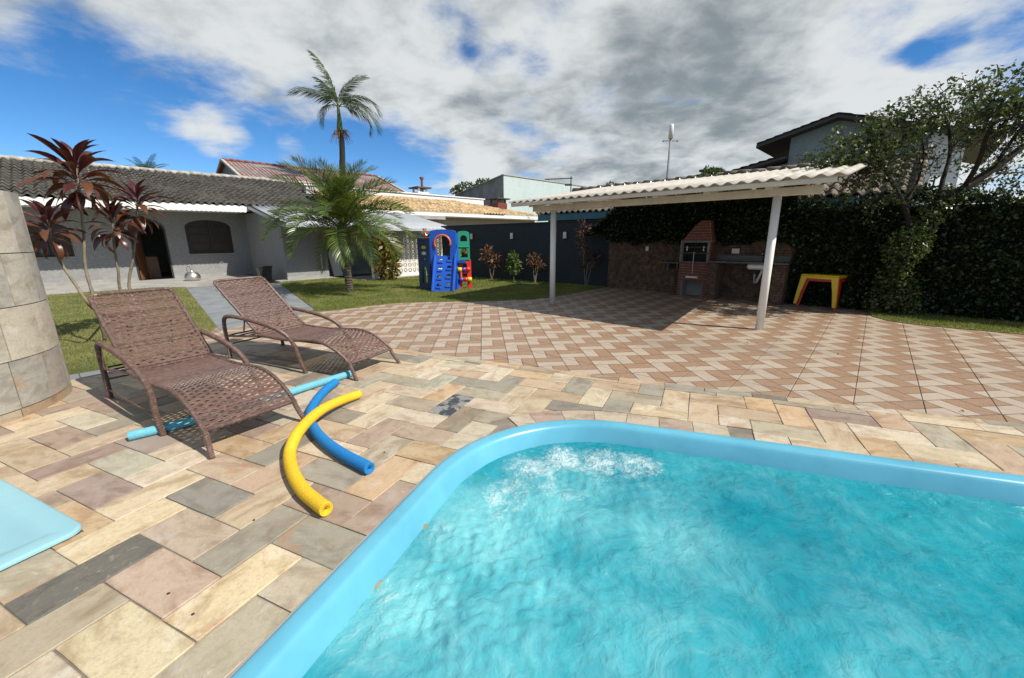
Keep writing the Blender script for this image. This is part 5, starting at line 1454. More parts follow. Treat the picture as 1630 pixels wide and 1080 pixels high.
while z < 1.80:
    if z > .93:
        for a, b in (((.03, .2), (.2, .38)) if r % 2 else ((.03, .11), (.11, .29), (.29, .38))):
            key = ('s', round(b - a, 2))
            if key not in BR:
                q = MB(); q.bbox(-.01, .01, -(b - a) / 2 + .005, (b - a) / 2 - .005, -.028, .028, .003); BR[key] = q.mesh('brick'); BR[key].materials.append(M['brick_red'])
            put('brick', BR[key], None, bbq, mx=Matrix.Translation(WF(((X1 if z < 1.36 else hood_x(z + .03)[1] - .006), (a + b) / 2, z + .033))) @ Matrix.Rotation(math.atan2(WF.d.y, WF.d.x), 4, 'Z'))
    z += RHB; r += 1
fr = MB(WF)
for a, b, c, d in ((X0 + .005, X0 + .05, .868, 1.40), (X1 - .05, X1 - .005, .868, 1.40), (X0 + .05, X1 - .05, 1.355, 1.40), (X0 + .05, X1 - .05, .868, .885)): fr.box(a, b, YF - .03, YF + .012, c, d)
put('firebox_frame', fr, M['frame_metal'], bbq)
fr = MB(WF); fr.tube([(X0 - .05, YF + .03, 1.10), (X1 + .02, YF + .03, 1.10)], .011, 6); fr.tube([(X0 + .06, YF - .06, 1.235), (X1 - .05, YF - .06, 1.235)], .011, 6); fr.tube([(2.665, YF + .035, 1.13), (2.665, YF + .035, .60)], .008, 6)
put('spit_rail', fr, M['steel'], bbq)
for x in (2.45, 2.86): 
    fr = MB(WF); fr.tube([(x, YF - .05, 1.27), (x, YF - .05, 1.15)], .015, 6); put('handle', fr, M['pvc'], bbq)
fr = MB(WF); fr.bbox(2.5, 2.8, YF + .002, YF + .02, .475, .525, .006); put('air_vent', fr, M['aluminium'], bbq)

ctr = thing('counter', 'dark stone counter beside the barbecue on rustic brick pillars', 'counter', WF((3.85, .3, 0)))
m = MB(WF); m.bbox(3.03, 4.72, .03, .56, .885, .92, .004); m.bbox(3.05, 4.66, .02, .036, .92, 1.05, .003); put('worktop', m, M['granite'], ctr)
for a, b in ((3.06, 3.28), (4.44, 4.68)):
    m = MB(WF); m.box(a + .02, b - .02, .02, .52, 0, .885); p = put('pillar', m, M['old_mortar'], ctr)
    m = MB(WF); brick_rows(m, a, b, .0, .88, .52, bl=.16, d=.018)
    T0 = WF
    m2 = MB(lambda q, b=b: WF((b - .02 + q[1], q[0], q[2]))); brick_rows(m2, .03, .535, 0, .88, 0.0, bl=.18, d=.018); m.v += m2.v[:0]; k = len(m.v); m.v += m2.v; m.f += [tuple(i + k for i in f) for f in m2.f]
    m2 = MB(lambda q, a=a: WF((a + .02 - q[1], q[0], q[2]))); brick_rows(m2, .03, .535, 0, .88, 0.0, bl=.18, d=.018); k = len(m.v); m.v += m2.v; m.f += [tuple(i + k for i in f) for f in m2.f]
    put('brick', m, M['brick_old'], p, kind='stuff')
m = MB(WF); m.bbox(3.90, 4.28, .16, .50, .76, .883, .03); put('sink', m, M['pl_white'], ctr)
m = MB(WF); m.tube([(4.18, .33, .76), (4.18, .33, .70), (4.10, .33, .45), (4.06, .30, .44), (4.02, .24, .62), (4.02, .03, .63)], .024, 8); put('drain_pipe', (m, True), M['pvc'], ctr)
m = MB(WF); m.tube([(4.12, .06, .92), (4.12, .06, 1.12), (4.12, .12, 1.15), (4.12, .2, 1.12), (4.12, .2, 1.07)], .013, 8); m.bar((4.12, .06, 1.12), (4.18, .06, 1.0), .012, .012); put('tap', (m, True), M['steel'], ctr)
m = MB(WF); m.bbox(1.78, 2.29, .03, .42, .825, .855, .004); m.box(1.95, 1.98, .03, .3, .66, .824); m.box(2.2, 2.23, .03, .3, .66, .824); tag(put('shelf', m, M['granite']), 'thin stone shelf on the brick wall left of the barbecue', 'shelf')
# ------------------------------------------------------------------ neighbouring buildings
T2 = Frame(WF((5, -2.2, 0)), WF.d)
low = thing('low_house', 'neighbouring low house with teal fascia boards and brown tiles behind the ivy wall', 'house', T2((-3, 0, 0)))
m = MB(T2); m.box(-9.6, 1.3, -4.6, -.55, -.08, 2.35); put('wall', m, M['red_wall'], low)
m = MB(T2); m.bbox(-9.7, 1.42, -.03, 0, 2.165, 2.405, .005); m.bbox(1.39, 1.42, -4.6, -.03, 2.165, 2.405, .004); put('fascia', m, M['teal'], low)
m = MB(T2); tile_roof(m, -9.75, 1.45, .05, 2.43, -2.5, 3.48, .26, .40, .05, .035, 8, 11); put('roof', (m, True), M['roof_brown'], low, kind='stuff')
m = MB(T2); m.extr([(-9.7, -.02, 2.40), (-9.7, -2.5, 3.42), (-9.7, -4.9, 2.4)], T2.d * 0 + Vector((11.1, 0, 0))); put('gable', m, M['teal'], low)
m = MB(T2); ridge_caps(m, -9.75, 1.5, -2.5, 3.52, .42, .11, 4); put('ridge', (m, True), M['roof_brown'], low)
m = MB(T2)
for k in range(8): 
    a, b = k / 8, (k + 1) / 8 + .02; m.tube([(1.45, .05 - 2.55 * a, 2.49 + 1.05 * a), (1.45, .05 - 2.55 * b, 2.47 + 1.05 * b)], [.095, .08], 8)
put('verge_tile', (m, True), M['roof_brown'], low)
m = MB(T2)
for s_ in (-9.0, -7.8, -6.3): m.bbox(s_ - .05, s_ + .05, -.25, -.15, 1.0, 2.3, .005)
put('post', m, M['white_paint'], low)

o = atY(700, 339, 22); YFm = Frame((o.x, o.y, 0), HF.d)
yel = thing('yellow_roofed_house', 'beige neighbouring house with sand coloured roof tiles behind the dark boundary wall', 'house', YFm((4, 0, 0)))
m = MB(YFm); m.box(-5, 8.0, -7.5, -.45, -.08, 2.62); m.box(-5, 6.7, -4.2, -4.0, 2.6, 3.7); put('wall', m, M['beige_wall'], yel)
m = MB(YFm); tile_roof(m, -5.2, 8.5, .05, 2.86, -3.2, 3.78, .235, .36, .035, .035, 6, 21, 0, 5.2); put('roof', (m, True), M['roof_yellow'], yel, kind='stuff')
m = MB(YFm); m.bbox(-5.2, 8.4, -.02, .02, 2.64, 2.80, .005); m.box(-5.2, 8.4, -.45, -.03, 2.60, 2.64); put('gutter', m, M['white_paint'], yel)
m = MB(YFm); m.box(-5, 6.7, -4.28, -3.98, 3.71, 4.08); m.bbox(-5.1, 6.8, -4.34, -3.92, 4.08, 4.15, .01); put('parapet', m, M['white_paint'], yel)
m = MB(YFm); m.box(-.25, .15, -.5, -.44, 2.1, 2.6); m.box(-2.2, .05, -.62, .4, 2.45, 2.62); put('beam', m, M['concrete'], yel)
def chimney(name, fr, s_, t, z0, w, zb, label, stack=None, mat='brick_red'):
    c = thing(name, label, 'chimney', fr((s_, t, z0)))
    m = MB(fr); m.bbox(s_ - w / 2, s_ + w / 2, t - w / 2, t + w / 2, z0, zb, .01); put('shaft', m, M[mat], c)
    m = MB(fr)
    for a in (-1, 1):
        for b in (-1, 1): m.box(s_ + a * w * .38 - .05, s_ + a * w * .38 + .05, t + b * w * .38 - .05, t + b * w * .38 + .05, zb, zb + .22)
    put('leg', m, M[mat], c)
    m = MB(fr); m.bbox(s_ - w * .68, s_ + w * .68, t - w * .68, t + w * .68, zb + .22, zb + .30, .015); put('cap', m, M['roof_dark'], c)
    if stack:
        m = MB(fr); m.tube([(s_ + w * .5, t - .3, z0), (s_ + w * .5, t - .3, stack)], .075, 8); m.tube([(s_ + w * .5, t - .3, stack), (s_ + w * .5, t - .3, stack + .12)], .13, 8); put('flue', m, M['roof_red'], c)
chimney('chimney', YFm, 2.0, -4.6, 3.6, .75, 4.28, 'pale squat chimney with a thin rusty flue above the sand coloured roof', 5.12, 'white_paint')
chimney('chimney', YFm, 6.35, -2.2, 3.0, .85, 3.72, 'low red brick chimney in front of the pale mint building')

o = atY(801.5, 279, 34); MF = Frame((o.x, o.y, 0), HF.d)
mint = thing('mint_building', 'tall pale mint building with a stained grey side wall', 'building', MF((4, -3, 0)))
m = MB(MF); ZM = o.z
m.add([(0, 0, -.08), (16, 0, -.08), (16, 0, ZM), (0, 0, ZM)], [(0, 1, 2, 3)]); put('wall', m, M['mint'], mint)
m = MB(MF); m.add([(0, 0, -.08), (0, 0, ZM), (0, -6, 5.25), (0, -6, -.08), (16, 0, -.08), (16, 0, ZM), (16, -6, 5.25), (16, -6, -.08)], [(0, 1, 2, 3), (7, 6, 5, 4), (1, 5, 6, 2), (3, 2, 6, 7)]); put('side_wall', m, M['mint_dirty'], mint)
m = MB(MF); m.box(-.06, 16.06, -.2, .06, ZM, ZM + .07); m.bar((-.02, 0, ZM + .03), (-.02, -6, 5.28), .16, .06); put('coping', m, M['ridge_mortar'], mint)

o = atY(357, 256.4, 27); RFm = Frame((o.x, o.y, 0), HF.d)
red = thing('red_roofed_house', 'distant house with a red tiled gable roof behind the grey roof', 'house', RFm((4, 0, 0)))
ZR = o.z
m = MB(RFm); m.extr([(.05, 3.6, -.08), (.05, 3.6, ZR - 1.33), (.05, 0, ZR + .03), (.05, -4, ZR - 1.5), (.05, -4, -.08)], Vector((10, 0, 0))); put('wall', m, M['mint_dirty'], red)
m = MB(RFm); tile_roof(m, -.12, 10.2, 4.0, ZR - 1.5, 0, ZR, .22, .36, .03, .03, 6, 31); put('roof', (m, True), M['roof_red'], red, kind='stuff')
m = MB(RFm); m.bar((-.12, 4.0, ZR - 1.5), (-.12, 0, ZR + .05), .16, .12); m.bar((-.12, 0, ZR + .05), (-.12, -4, ZR - 1.5), .16, .12); m.bar((10.2, 4, ZR - 1.5), (10.2, 0, ZR + .05), .16, .12); put('verge', m, M['ridge_mortar'], red)
m = MB(RFm); m.extr([(-.12, 0, ZR + .02), (-.12, -4.2, ZR - 1.58), (-.12, -4.2, ZR - 1.68), (-.12, 0, ZR - .08)], Vector((10.3, 0, 0))); put('rear_roof', m, M['roof_red'], red)
m = MB(RFm); ridge_caps(m, -.1, 10.2, 0, ZR + .05, .4, .09, 8); put('ridge', (m, True), M['roof_red'], red)

# two-storey house on the right
o2 = WF((5, -11, 0)); TS_ = Frame((o2.x, o2.y, 0), WF.d)
def tp(px, py, t=0): return TS_.inv(pl(px, py, TS_((0, t, 0)), TS_.n))
L_, A_, R2 = tp(1204, 230), tp(1335, 180), tp(1604, 213); wl, wr = tp(1250, 250), tp(1530, 250); ll = tp(1150, 277); lr = tp(1250, 247)
bL, bR, oB, oT, rl = tp(1462, 300), tp(1522, 300), tp(1500, 310), tp(1490, 277), tp(1500, 303)
two = thing('two_storey_house', 'two storey pale house with dark gable roof and balcony behind the tree', 'house', TS_((0, 0, 0)))
def rfz(s): return L_[2] + (A_[2] - L_[2]) * (s - L_[0]) / (A_[0] - L_[0]) if s < A_[0] else A_[2] + (R2[2] - A_[2]) * (s - A_[0]) / (R2[0] - A_[0])
m = MB(TS_)
m.extr([(wl[0], -.9, -.08), (bL[0], -.9, -.08), (bL[0], -.9, rfz(bL[0]) - .15), (A_[0], -.9, A_[2] - .15), (wl[0], -.9, rfz(wl[0]) - .15)], (0, 0, 0)) if False else None
def wallpoly(mb, P, t0, t1): mb.add([(s, t0, z) for s, z in P] + [(s, t1, z) for s, z in P], [tuple(range(len(P))), tuple(range(2 * len(P) - 1, len(P) - 1, -1))] + [(i, len(P) + i, len(P) + (i + 1) % len(P), (i + 1) % len(P)) for i in range(len(P))])
wallpoly(m, [(wl[0], -.08), (bL[0], -.08), (bL[0], rfz(bL[0]) - .12), (A_[0], A_[2] - .12), (wl[0], rfz(wl[0]) - .12)], -.6, -7)
put('wall', m, M['grey_mint'], two)
m = MB(TS_)                                       # balcony bay with an opening through which the sky shows
z0, z1, zt = rl[2], oT[2], rfz(bR[0]) - .12
wallpoly(m, [(bL[0], -.08), (bR[0], -.08), (bR[0], z0 - .55), (bL[0], z0 - .55)], -.55, -.85)
wallpoly(m, [(bL[0], z1), (bR[0], z1), (bR[0], zt), (bL[0] + .02, rfz(bL[0]) - .13)], -.56, -.86)
m.box(bL[0], bL[0] + .22, -.86, -.55, z0 - .55, z1); m.box(bR[0] - .45, bR[0], -.86, -.55, z0 - .55, z1)
m.box(bL[0], bR[0], -2.4, -.87, z0 - .75, z0 - .6)
put('balcony_frame', m, M['white_paint'], two)
m = MB(TS_); m.box(bL[0], bR[0], -.8, -.6, z0 - .04, z0 + .04); put('handrail', m, M['white_paint'], two)
k = 0; x = bL[0] + .3
while x < bR[0] - .5:
    m = MB(TS_); m.lathe([(.05, 0), (.05, .04), (.03, .08), (.065, .22), (.035, .36), (.05, .44), (.05, .48)], (x, -.7, z0 - .54), 8); put('baluster', (m, True), M['dark_wood'] if k % 3 else M['white_paint'], two); x += .2; k += 1
m = MB(TS_); m.box(bR[0] - .62, bR[0] - .56, -2.2, -2.1, z0 - .6, z1 + .2); m.box(bL[0], bR[0], -2.25, -2.1, z0 + .03, z0 + .08); put('post', m, M['dark_wood'], two)
m = MB(TS_)
for (a, b) in ((L_, A_), (R2, A_)):
    pass
def slab_roof(name, mat):
    # two pitches with an underside; tiles run from the gable edge back
    mb = MB(TS_); n = 9
    for a, b in ((L_, A_), (R2, A_)):
        rr = []
        for j in range(n * 4 + 1):
            q = j / (n * 4); st = .05 * (1 - (q * n) % 1 if j % 4 else 0)
            s = a[0] + (b[0] - a[0]) * q; z = a[2] + (b[2] - a[2]) * q + st * .6
            rr.append([(s, t, z + .035 * math.cos(t * 26)) for t in [0.03 - .045 * k for k in range(170)]])
        mb.sheet(rr)
    put(name, (mb, False), mat, two, kind='stuff')
slab_roof('roof', M['roof_dark'])
m = MB(TS_)
for a, b in ((L_, A_), (R2, A_)):
    m.add([(a[0], .0, a[2] - .04), (b[0], .0, b[2] - .04), (b[0], -7.5, b[2] - .04), (a[0], -7.5, a[2] - .04), (a[0], .0, a[2] - .16), (b[0], .0, b[2] - .16), (b[0], -7.5, b[2] - .16), (a[0], -7.5, a[2] - .16)], [(0, 1, 2, 3), (7, 6, 5, 4), (0, 4, 5, 1), (1, 5, 6, 2), (2, 6, 7, 3), (3, 7, 4, 0)])
put('roof_boards', m, M['dark_wood'], two)
m = MB(TS_); wallpoly(m, [(ll[0] + .4, -.08), (wl[0] - .02, -.08), (wl[0] - .02, lr[2] - .2), (ll[0] + .4, ll[2] - .1)], -.9, -6); put('side_wing', m, M['grey_mint'], two)
m = MB(TS_); nrow = 7
rr = [[(ll[0] + (lr[0] - ll[0]) * j / 28, t, ll[2] + (lr[2] - ll[2]) * j / 28 + .05 * ((28 - j) % 4) / 4 + .03 * math.cos(t * 26)) for t in [.0 - .045 * k for k in range(140)]] for j in range(29)]
m.sheet(rr); put('side_roof', m, M['roof_dark'], two, kind='stuff')
m = MB(TS_); m.add([(ll[0], -.02, ll[2] - .03), (lr[0], -.02, lr[2] - .03), (lr[0], -6, lr[2] - .03), (ll[0], -6, ll[2] - .03), (ll[0], -.02, ll[2] - .14), (lr[0], -.02, lr[2] - .14), (lr[0], -6, lr[2] - .14), (ll[0], -6, ll[2] - .14)], [(0, 1, 2, 3), (7, 6, 5, 4), (0, 4, 5, 1), (1, 5, 6, 2), (2, 6, 7, 3), (3, 7, 4, 0)]); put('roof_boards', m, M['dark_wood'], two)
CHF = Frame(atY(1133, 280, 15.5).to_2d().to_3d() if False else (atY(1133, 280, 15.5).x, 15.5, 0), WF.d)
chimney('chimney', CHF, 0, 0, 2.5, .5, atY(1133, 276, 15.5).z - .18, 'small tiled chimney top rising over the shelter roof', None, 'brick_red')

# mast, aerial, wires
o = atY(1065, 240, 70)
tw = thing('telecom_mast', 'slim grey telecom mast with a white antenna drum in the distance', 'mast', (o.x, 70, 0))
zt = atY(1068, 197, 70).z
m = MB(); m.tube([(o.x, 70, -.08), (o.x + .1, 70, zt - 2.2)], [.24, .16], 12); put('pole', (m, True), M['mint_dirty'], tw)
m = MB(); m.tube([(o.x + .1, 70, zt - 2.2), (o.x + .1, 70, zt - .3), (o.x + .1, 70, zt - .1)], [.36, .36, .26], 12); put('antenna', (m, True), M['pvc'], tw)
m = MB(); m.bar((o.x - 1.0, 70, zt - 2.5), (o.x + 1.2, 70, zt - 2.5), .09, .09); m.bbox(o.x - 1.12, o.x - .9, 69.9, 70.1, zt - 2.65, zt - 2.4, .03); m.bbox(o.x + 1.1, o.x + 1.32, 69.9, 70.1, zt - 2.65, zt - 2.4, .03); put('bracket', m, M['mint_dirty'], tw)
a0 = atY(909, 308, 26); a1 = atY(909, 284, 26); a2 = atY(868, 286, 26)
ae = thing('tv_aerial', 'dark television aerial with one long boom against the sky', 'aerial', a0)
m = MB(); m.tube([(a0.x, 26, 2), (a1.x, 26, a1.z + .1)], .035, 6); put('mast', m, M['roof_dark'], ae)
m = MB(); m.tube([(a1.x + .1, 26, a1.z), (a2.x, 26, a2.z)], .03, 6)
for k in range(9): q = k / 8; p = (a1.x + (a2.x - a1.x) * q, 26, a1.z + (a2.z - a1.z) * q); m.tube([(p[0], 25.7, p[2]), (p[0], 26.3, p[2])], .015, 4)
m.box(a1.x - .35, a1.x + .05, 25.9, 26.1, a1.z - .42, a1.z - .32); put('boom', m, M['roof_dark'], ae)
for dz, lab in ((0, 'upper thin overhead wire above the right end of the ivy wall'), (-.45, 'lower thin overhead wire above the right end of the ivy wall')):
    p0, p1 = atY(1480, 303, 22), atY(1760, 299, 22); m = MB(); m.tube([(p0.x + (p1.x - p0.x) * k / 10, 22, p0.z + dz + (p1.z - p0.z) * k / 10 - .12 * math.sin(math.pi * k / 10)) for k in range(11)], .013, 5)
    tag(put('overhead_wire', m, M['roof_dark']), lab, 'wire', 'overhead wires')

# ------------------------------------------------------------------ play tower
po = gp(686, 465.2); PTF = Frame((po.x, po.y, 0), (1, -.06, 0))
play = thing('play_tower', 'blue plastic play tower with climbing ramp and green and red side panels', 'play tower', PTF((.35, -.5, 0)))
# sloping climbing ramp with footholds; local x across, y thickness, z up the slope
rampL = 1.12; sl_ = math.atan2(.98, .46)
def rampT(p):
    u = p[2]; return PTF((p[0] + (0.02 + .02 * (u / rampL)) , -u * math.cos(sl_) + (p[1]) * math.sin(sl_), u * math.sin(sl_) + p[1] * math.cos(sl_)))
m = MB(rampT); cells = []; ch = rampL / 4.3
for r in range(4):
    z0_ = .06 + r * ch
    for c in range(2):
        x0_, x1_ = .06 + c * .27, .06 + (c + 1) * .27; cx = (x0_ + x1_) / 2; hz = z0_ + ch * .6 + (.02 if c else -.015)
        hole = [(cx + .075 * math.cos(a), hz + (.055 if math.sin(a) > 0 else .03) * math.sin(a)) for a in [2 * math.pi * i / 14 for i in range(14)]]
        cells.append((x0_, x1_, z0_, z0_ + ch, hole))
cells += [(.06, .60, 0, .06, None), (.06, .60, .06 + 4 * ch, rampL, None)]
m.plate(cells, -.05, 0); put('climbing_ramp', m, M['pl_blue'], play)
m = MB(rampT)
for a, b in ((-.01, .06), (.60, .67)): m.bbox(a, b, -.06, .075, 0, rampL + .12, .018)
put('ramp_rail', m, M['pl_blue'], play)
for r in range(4):
    for c in range(2):
        cx = .06 + (c + .5) * .27; z0_ = .06 + r * ch + (.02 if c else -.015); m = MB(rampT); m.bbox(cx - .075, cx + .075, 0, .03, z0_ + .05, z0_ + ch * .6 - .035, .01); put('foothold', m, M['pl_blue'], play)
# front arch panel
m = MB(lambda p: PTF((p[0], -.47 + p[1], p[2])))
op = arch(.10, .52, .82, 1.36, 1.60, 12); wide = [(x + (.035 * (1 if x > .31 else -1) if 1.2 < z < 1.5 else 0), z) for x, z in op]
m.plate([(-.06, .70, .74, 1.70, wide)], -.05, .05); m.box(-.06, .12, -.05, .05, 0, .74); m.box(.56, .70, -.05, .05, 0, .74); m.box(.12, .56, -.04, .04, .66, .74)
hx = [(-.06 + .76 * i / 10, .05) for i in range(11)]
m.extr([(-.06, -.05, 1.70), (.70, -.05, 1.70)] + [(.32 + .38 * math.cos(math.pi * i / 12), -.05, 1.70 + .065 * math.sin(math.pi * i / 12)) for i in range(1, 12)], (0, .1, 0))
put('front_panel', m, M['pl_blue'], play)
m = MB(lambda p: PTF((p[0], -.41 + p[1], p[2]))); m.tube([(.105 + 0, 0, 1.25)] + [(.31 + .235 * math.cos(a), 0, 1.38 + .225 * math.sin(a)) for a in [math.pi * (1.12 - 1.24 * i / 16) for i in range(17)]], .028, 8); put('arch_rim', (m, True), M['pl_orange'], play)
# narrow blue chamfer at the right of the arch
CF = Frame(PTF((.64, -.47, 0)), PTF.d * .62 - PTF.n * .78)
m = MB(CF); m.plate([(0, .17, .0, .95, None), (0, .17, .95, 1.15, oval(.085, 1.05, .03, .07, 10)), (0, .17, 1.15, 1.4, oval(.085, 1.28, .03, .07, 10)), (0, .17, 1.4, 1.66, None)], -.07, 0); put('corner_panel', m, M['pl_blue'], play)
# green window panel over a red ladder panel on the right
GFb = Frame(CF((.16, 0, 0)), PTF.d * .93 - PTF.n * .36)
GF = lambda p: GFb((p[0] * .86, p[1], p[2]))
m = MB(GF); m.plate([(0, .40, .88, 1.26, arch(.07, .33, .95, 1.12, 1.22, 8)), (0, .40, 1.26, 1.66, arch(.08, .32, 1.42, 1.50, 1.60, 8))], -.06, .0); m.extr([(0, -.06, 1.66), (.40, -.06, 1.66)] + [(.2 + .2 * math.cos(math.pi * i / 8), -.06, 1.66 + .06 * math.sin(math.pi * i / 8)) for i in range(1, 8)], (0, .06, 0))
m.bbox(.03, .37, -.0, .03, 1.245, 1.275, .008); put('side_panel', m, M['pl_green'], play, label='green side panel with two windows')
m = MB(GF); m.plate([(-.02, .44, .46, .88, arch(.13, .31, .53, .68, .78, 8))], -.09, -.03); m.box(-.02, .1, -.09, -.03, 0, .46); m.box(.30, .44, -.09, -.03, 0, .46); put('side_panel', m, M['pl_red'], play, label='red lower side panel with two legs')
for z, cols in ((.60, ('pl_yellow', 'pl_purple', 'pl_red')), (.30, ('pl_purple', 'pl_red', 'pl_yellow'))):
    for k, c in enumerate(cols):
        m = MB(GF); x = -.06 + k * .145 + (.05 if z < .4 else 0); m.tube([(x, .03, z), (x + .012, .03, z), (x + .132, .03, z), (x + .144, .03, z)], [.055, .068, .068, .055], 14); put('rung', (m, True), M[c], play)
m = MB(GF); m.tube([(.05, .03, .54), (.05, .03, .36)], .045, 10); put('spacer', m, M['pl_orange'], play)
m = MB(GF); m.lathe([(.085, 1.14), (.03, 1.30), (.0, 1.38)], (.2, -.22, 0), 12); put('cone', (m, True), M['pl_red'], play)
m = MB(GF); m.tube([(.1 + .0, -.16, .98)] + [(.2 + .1 * math.cos(a), -.16, 1.05 + .1 * math.sin(a)) for a in [math.pi * (1 - i / 10) for i in range(11)]], .045, 8); put('wheel', (m, True), M['pl_yellow'], play)
m = MB(PTF); m.box(.05, .95, -1.2, -.52, .80, .86); put('floor', m, M['pl_blue'], play)
# navy left wing
LF = Frame(PTF((-.47, -.52, 0)), PTF.d * .93 + PTF.n * .36)
m = MB(LF); m.plate([(0, .42, .98, 1.18, oval(.21, 1.09, .10, .055, 12)), (0, .42, 1.18, 1.38, oval(.21, 1.26, .10, .055, 12)), (0, .42, .80, .98, oval(.21, .92, .05, .025, 10)), (0, .42, 0, .80, arch(.12, .30, .22, .5, .72, 8)), (0, .42, 1.38, 1.52, None)], -.08, 0)
put('side_panel', m, M['pl_navy'], play, label='navy left wing panel with small openings')
m = MB(LF); m.bbox(.11, .31, -.05, -.03, 1.21, 1.31, .005); put('peep_slot', m, M['pl_yellow'], play); m = MB(LF); m.bbox(.11, .31, -.05, -.03, 1.04, 1.14, .005); put('peep_slot', m, M['pl_white'], play)
m = MB(lambda p: PTF((p[0], -.95 + p[1], p[2]))); m.plate([(-.45, -.08, 1.15, 1.62, arch(-.38, -.16, 1.22, 1.42, 1.54, 8))], -.05, 0); m.bbox(-.47, -.06, -.08, .03, 1.62, 1.72, .02); m.box(-.45, -.38, -.05, 0, 0, 1.15); put('back_panel', m, M['pl_green'], play)
m = MB(lambda p: PTF((p[0], -.5 + p[1], p[2]))); m.tube([(-.2, 0, 1.52), (-.2, 0, 1.80)], .012, 6); m.tube([(-.2, 0, 1.52), (-.2, 0, 1.62)], .05, 10)
put('windmill_post', m, M['pl_red'], play)
for k in range(6):
    m = MB(lambda p: PTF((-.2 + p[0], -.46 + p[1], 1.70 + p[2]))); a = k * math.pi / 3; m.add([(0, 0, 0), (.10 * math.cos(a - .3), .02, .10 * math.sin(a - .3)), (.13 * math.cos(a), 0, .13 * math.sin(a)), (.10 * math.cos(a + .3), -.02, .10 * math.sin(a + .3))], [(0, 1, 2, 3)]); m.extr([(0, .0, 0), (.10 * math.cos(a - .3), .02, .10 * math.sin(a - .3)), (.13 * math.cos(a), 0, .13 * math.sin(a))], (0, .004, 0)); put('windmill_blade', m, M['pl_white' if k % 2 else 'pl_red'], play)

# ------------------------------------------------------------------ nested plastic tables
ta, tb2 = gp(1262, 487), gp(1328, 495)
def table(name, label, o, d, size, H_, mat, lift=0):
    F_ = Frame((o.x, o.y, 0), d); t = thing(name, label, 'table', F_((size / 2, -size / 2, 0)), 0, 'nested plastic garden tables')
    m = MB(lambda p: F_((p[0], -p[1], p[2])))
    i = .055
    m.bbox(i - .01, size - i + .01, i - .01, size - i + .01, H_ - .035, H_, .012); put('tabletop', m, mat, t)
    for a, b in ((0, 0), (1, 0), (1, 1), (0, 1)):
        m = MB(lambda p: F_((p[0], -p[1], p[2]))); X = lambda k, w: (k if not a else size - k - w)
        def ring(off, w, z):
            x0 = off if not a else size - off; y0 = off if not b else size - off; sx = 1 if not a else -1; sy = 1 if not b else -1; k = .02
            return [(x0, y0, z), (x0 + sx * w, y0, z), (x0 + sx * w, y0 + sy * k, z), (x0 + sx * k, y0 + sy * k, z), (x0 + sx * k, y0 + sy * w, z), (x0, y0 + sy * w, z)]
        rs = [ring(0.0, .055, lift), ring(.02, .075, H_ * .45), ring(.048, .12, H_ - .06), ring(.05, .16, H_ - .036)]
        vs = [p for r in rs for p in r]; fs = [(6 * q + k, 6 * q + (k + 1) % 6, 6 * q + 6 + (k + 1) % 6, 6 * q + 6 + k) for q in range(3) for k in range(6)] + [tuple(range(6)), tuple(range(23, 17, -1))]
        m.add(vs, fs); put('leg', m, mat, t)
    m = MB(lambda p: F_((p[0], -p[1], p[2])))
    for a in (.052, size - .066): m.box(a, a + .014, .1, size - .1, H_ - .085, H_ - .036); m.box(.1, size - .1, a, a + .014, H_ - .085, H_ - .036)
    put('apron', m, mat, t); return t
dt = (tb2 - ta); szt = dt.length
yt = table('plastic_table', 'yellow plastic garden table standing over a red one before the ivy', ta, dt, szt, .70, M['pl_yellow'], .055)
fr_ = Frame((ta.x, ta.y, 0), dt)
rt = table('plastic_table', 'red plastic garden table tucked under the yellow one', fr_((.035, -.045, 0)), dt, szt * .97, .645, M['pl_red'])

# ------------------------------------------------------------------ pot and bin by the house
o = gp(308, 447, .03)
pot = thing('metal_pot', 'round lidded aluminium pot standing under a wall tap by the house', 'pot', o)
m = MB(); m.lathe([(.19, 0), (.235, .02), (.25, .08), (.245, .19), (.21, .25), (.18, .27)], o, 20); put('body', (m, True), M['aluminium'], pot)
m = MB(); m.lathe([(.19, .265), (.19, .29), (.08, .32), (.03, .33), (.04, .37), (.025, .39), (.001, .395)], o, 18); put('lid', (m, True), M['aluminium'], pot)
m = MB(); m.tube([o + Vector((-.17, 0, .26)), o + Vector((-.18, 0, .42)), o + Vector((-.13, 0, .54)), o + Vector((-.06, 0, .52)), o + Vector((0, 0, .37))], .015, 6); put('handle', m, M['steel'], pot)
o = gp(423, 447, .03)
bin_ = thing('waste_bin', 'black plastic waste bin in the corner of the grey house', 'bin', o)
m = MB(HF); q = HF.inv(o); s0, t0 = q[0], q[1]
m.add([(s0 - .17, t0 - .15, .03), (s0 + .17, t0 - .15, .03), (s0 + .17, t0 + .15, .03), (s0 - .17, t0 + .15, .03), (s0 - .22, t0 - .19, .52), (s0 + .22, t0 - .19, .52), (s0 + .22, t0 + .19, .52), (s0 - .22, t0 + .19, .52)], [(0, 3, 2, 1), (0, 1, 5, 4), (1, 2, 6, 5), (2, 3, 7, 6), (3, 0, 4, 7), (4, 5, 6, 7)]); put('body', m, M['black_plastic'], bin_)
m = MB(HF); m.bbox(s0 - .24, s0 + .24, t0 - .21, t0 + .21, .52, .57, .012); put('rim', m, M['black_plastic'], bin_)
